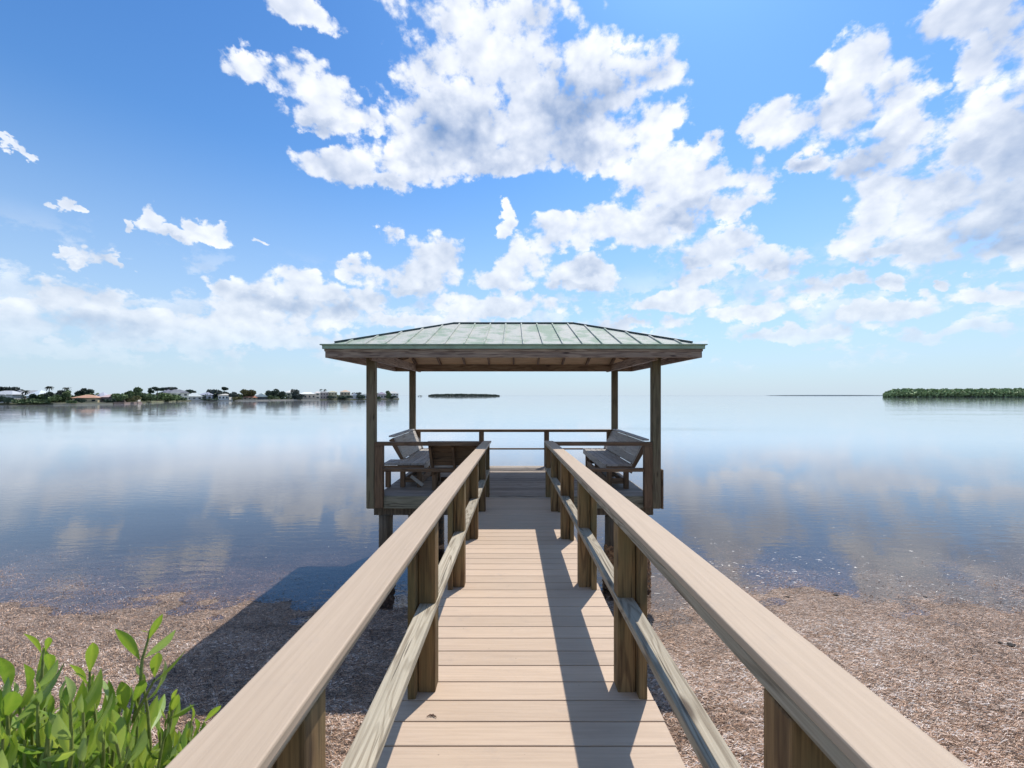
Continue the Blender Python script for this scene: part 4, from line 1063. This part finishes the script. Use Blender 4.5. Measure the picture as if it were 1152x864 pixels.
# far rows of small puffs over the horizon
pz = nt.vm('MULTIPLY', D0, (1.0, 1.0, 2.0))
puff = nt.noise(pz, 8.0, 7, 0.6)
pe = nt.m('MULTIPLY', nt.ramp(el, 0.03, 0.10), nt.ramp(el, 0.19, 0.31, 1.0, 0.0))
puffd = nt.ramp(nt.m('ADD', puff, nt.m('MULTIPLY', nt.m('SUBTRACT', bf, 0.5), 0.35)), 0.50, 0.60); puffa = nt.m('MULTIPLY', puffd, nt.m('MULTIPLY', pe, 0.6))
alpha = nt.ramp(dens, 0.0, 0.80)
relief = nt.m('ADD', nt.m('MULTIPLY', nt.m('SUBTRACT', b0, b1), 2.6), nt.m('MULTIPLY', nt.m('SUBTRACT', l0, l1), 0.42))
thick = nt.ramp(nt.m('ADD', f0, nt.m('MULTIPLY', nt.m('SUBTRACT', b0, 0.5), 1.4)), 0.30, 1.15)
DK = [(600,168,125,34),(500,150,70,36),(650,120,60,26),(1050,292,110,24),(1000,165,55,30),(940,185,40,14),(790,238,55,13),(470,328,70,11),(640,328,70,9),(720,296,80,11),(1140,190,36,46),(880,318,50,10),(345,345,60,10),(205,274,40,6),(105,306,40,6),(65,362,60,10),(372,140,50,9),(430,215,60,9)]
dmin = None
for (px, py, rx, ry) in DK:
    a_, e_ = dirae(px, py); ra = rx/F*0.85; re = ry/F*0.95
    d = nt.vm('MULTIPLY_ADD', P0, (1/ra, 1/re, 0.0), (-a_/ra, -e_/re, 0.0)); dd = nt.vm('DOT_PRODUCT', d, d)
    dmin = dd if dmin is None else nt.m('SMOOTH_MIN', dmin, dd, 0.5)
low = nt.ramp(nt.m('ADD', dmin, nt.m('MULTIPLY', nt.m('SUBTRACT', b0, 0.5), 3.0)), 0.1, 2.0, 1.0, 0.0)
vv = nt.ramp(nt.noise(Q, 9.0, 5, 0.6), 0.3, 0.7, 0.35, 1.15, smooth=False)
low = nt.m('MULTIPLY', low, vv)
shade = nt.m('MULTIPLY', nt.m('MULTIPLY_ADD', thick, 0.65, 0.35), nt.m('MAXIMUM', low, nt.m('MULTIPLY', thick, 0.22)))
lit = nt.m('ADD', nt.m('SUBTRACT', 0.90, nt.m('MULTIPLY', shade, 0.50)), nt.m('MULTIPLY', relief, 0.62), clamp=True)
ccol = nt.mix(lit, (0.20, 0.31, 0.53), (0.93, 0.95, 0.99))
# air: pale veil towards the horizon
skyc = nt.vm('MULTIPLY', sky.outputs[0], (SKY_STR, SKY_STR, SKY_STR))
skyc = nt.mix(1.0, skyc, (0.62, 0.96, 1.20), 'MULTIPLY')
skyc = nt.mix(nt.ramp(el, 0.25, 0.75), skyc, nt.vm('MULTIPLY', skyc, (0.70, 0.84, 0.97)))
veil = nt.ramp(el, 0.0, 0.50, 1.0, 0.0, smooth=False); veil = nt.m('POWER', veil, 1.5)
skyc = nt.mix(nt.m('MULTIPLY', veil, 0.92), skyc, (0.53, 0.625, 0.725))
cloudc = nt.mix(nt.m('MULTIPLY', veil, 0.60), ccol, (0.60, 0.70, 0.79))
alpha = nt.m('MULTIPLY', alpha, nt.ramp(el, 0.01, 0.16, 0.0, 1.0))
alpha = nt.m('MAXIMUM', nt.m('MULTIPLY', alpha, 0.97), puffa)
final = nt.mix(alpha, skyc, cloudc)
nt.put(bg.inputs['Color'], final); bg.inputs['Strength'].default_value = 1.0
world.cycles.sampling_method = 'NONE'

# ------------------------------------------------------------------ sun
sd = bpy.data.lights.new('sun', 'SUN'); sd.energy = 4.2; sd.angle = R(0.53); sd.color = (1.0, 0.945, 0.875)
so = bpy.data.objects.new('sun', sd); COL.objects.link(so)
so.rotation_euler = Vector((0.289, 0.535, 1.0)).to_track_quat('Z', 'Y').to_euler()

# ------------------------------------------------------------------ camera
cd = bpy.data.cameras.new('camera'); co = bpy.data.objects.new('camera', cd); COL.objects.link(co)
co.location = (0, 0, EYE); co.rotation_euler = (R(90), 0, 0)
cd.sensor_width = 36; cd.lens = F/1152*36; cd.shift_x = -(CX-576)/1152; cd.shift_y = (CY-432)/1152
cd.clip_start = 0.05; cd.clip_end = 30000
cd.dof.use_dof = True; cd.dof.focus_distance = 6.5; cd.dof.aperture_fstop = 7
scene.camera = co
scene.view_settings.view_transform = 'Standard'; scene.view_settings.look = 'None'
scene.view_settings.exposure = 0.25; scene.view_settings.gamma = 1
scene.cycles.use_denoising = True; scene.cycles.denoising_input_passes = 'RGB_ALBEDO_NORMAL'; scene.cycles.denoising_prefilter = 'ACCURATE'
scene.cycles.use_adaptive_sampling = True; scene.cycles.adaptive_threshold = 0.01; scene.cycles.adaptive_min_samples = 16
scene.cycles.max_bounces = 8; scene.cycles.transparent_max_bounces = 12
scene.cycles.sample_clamp_indirect = 6
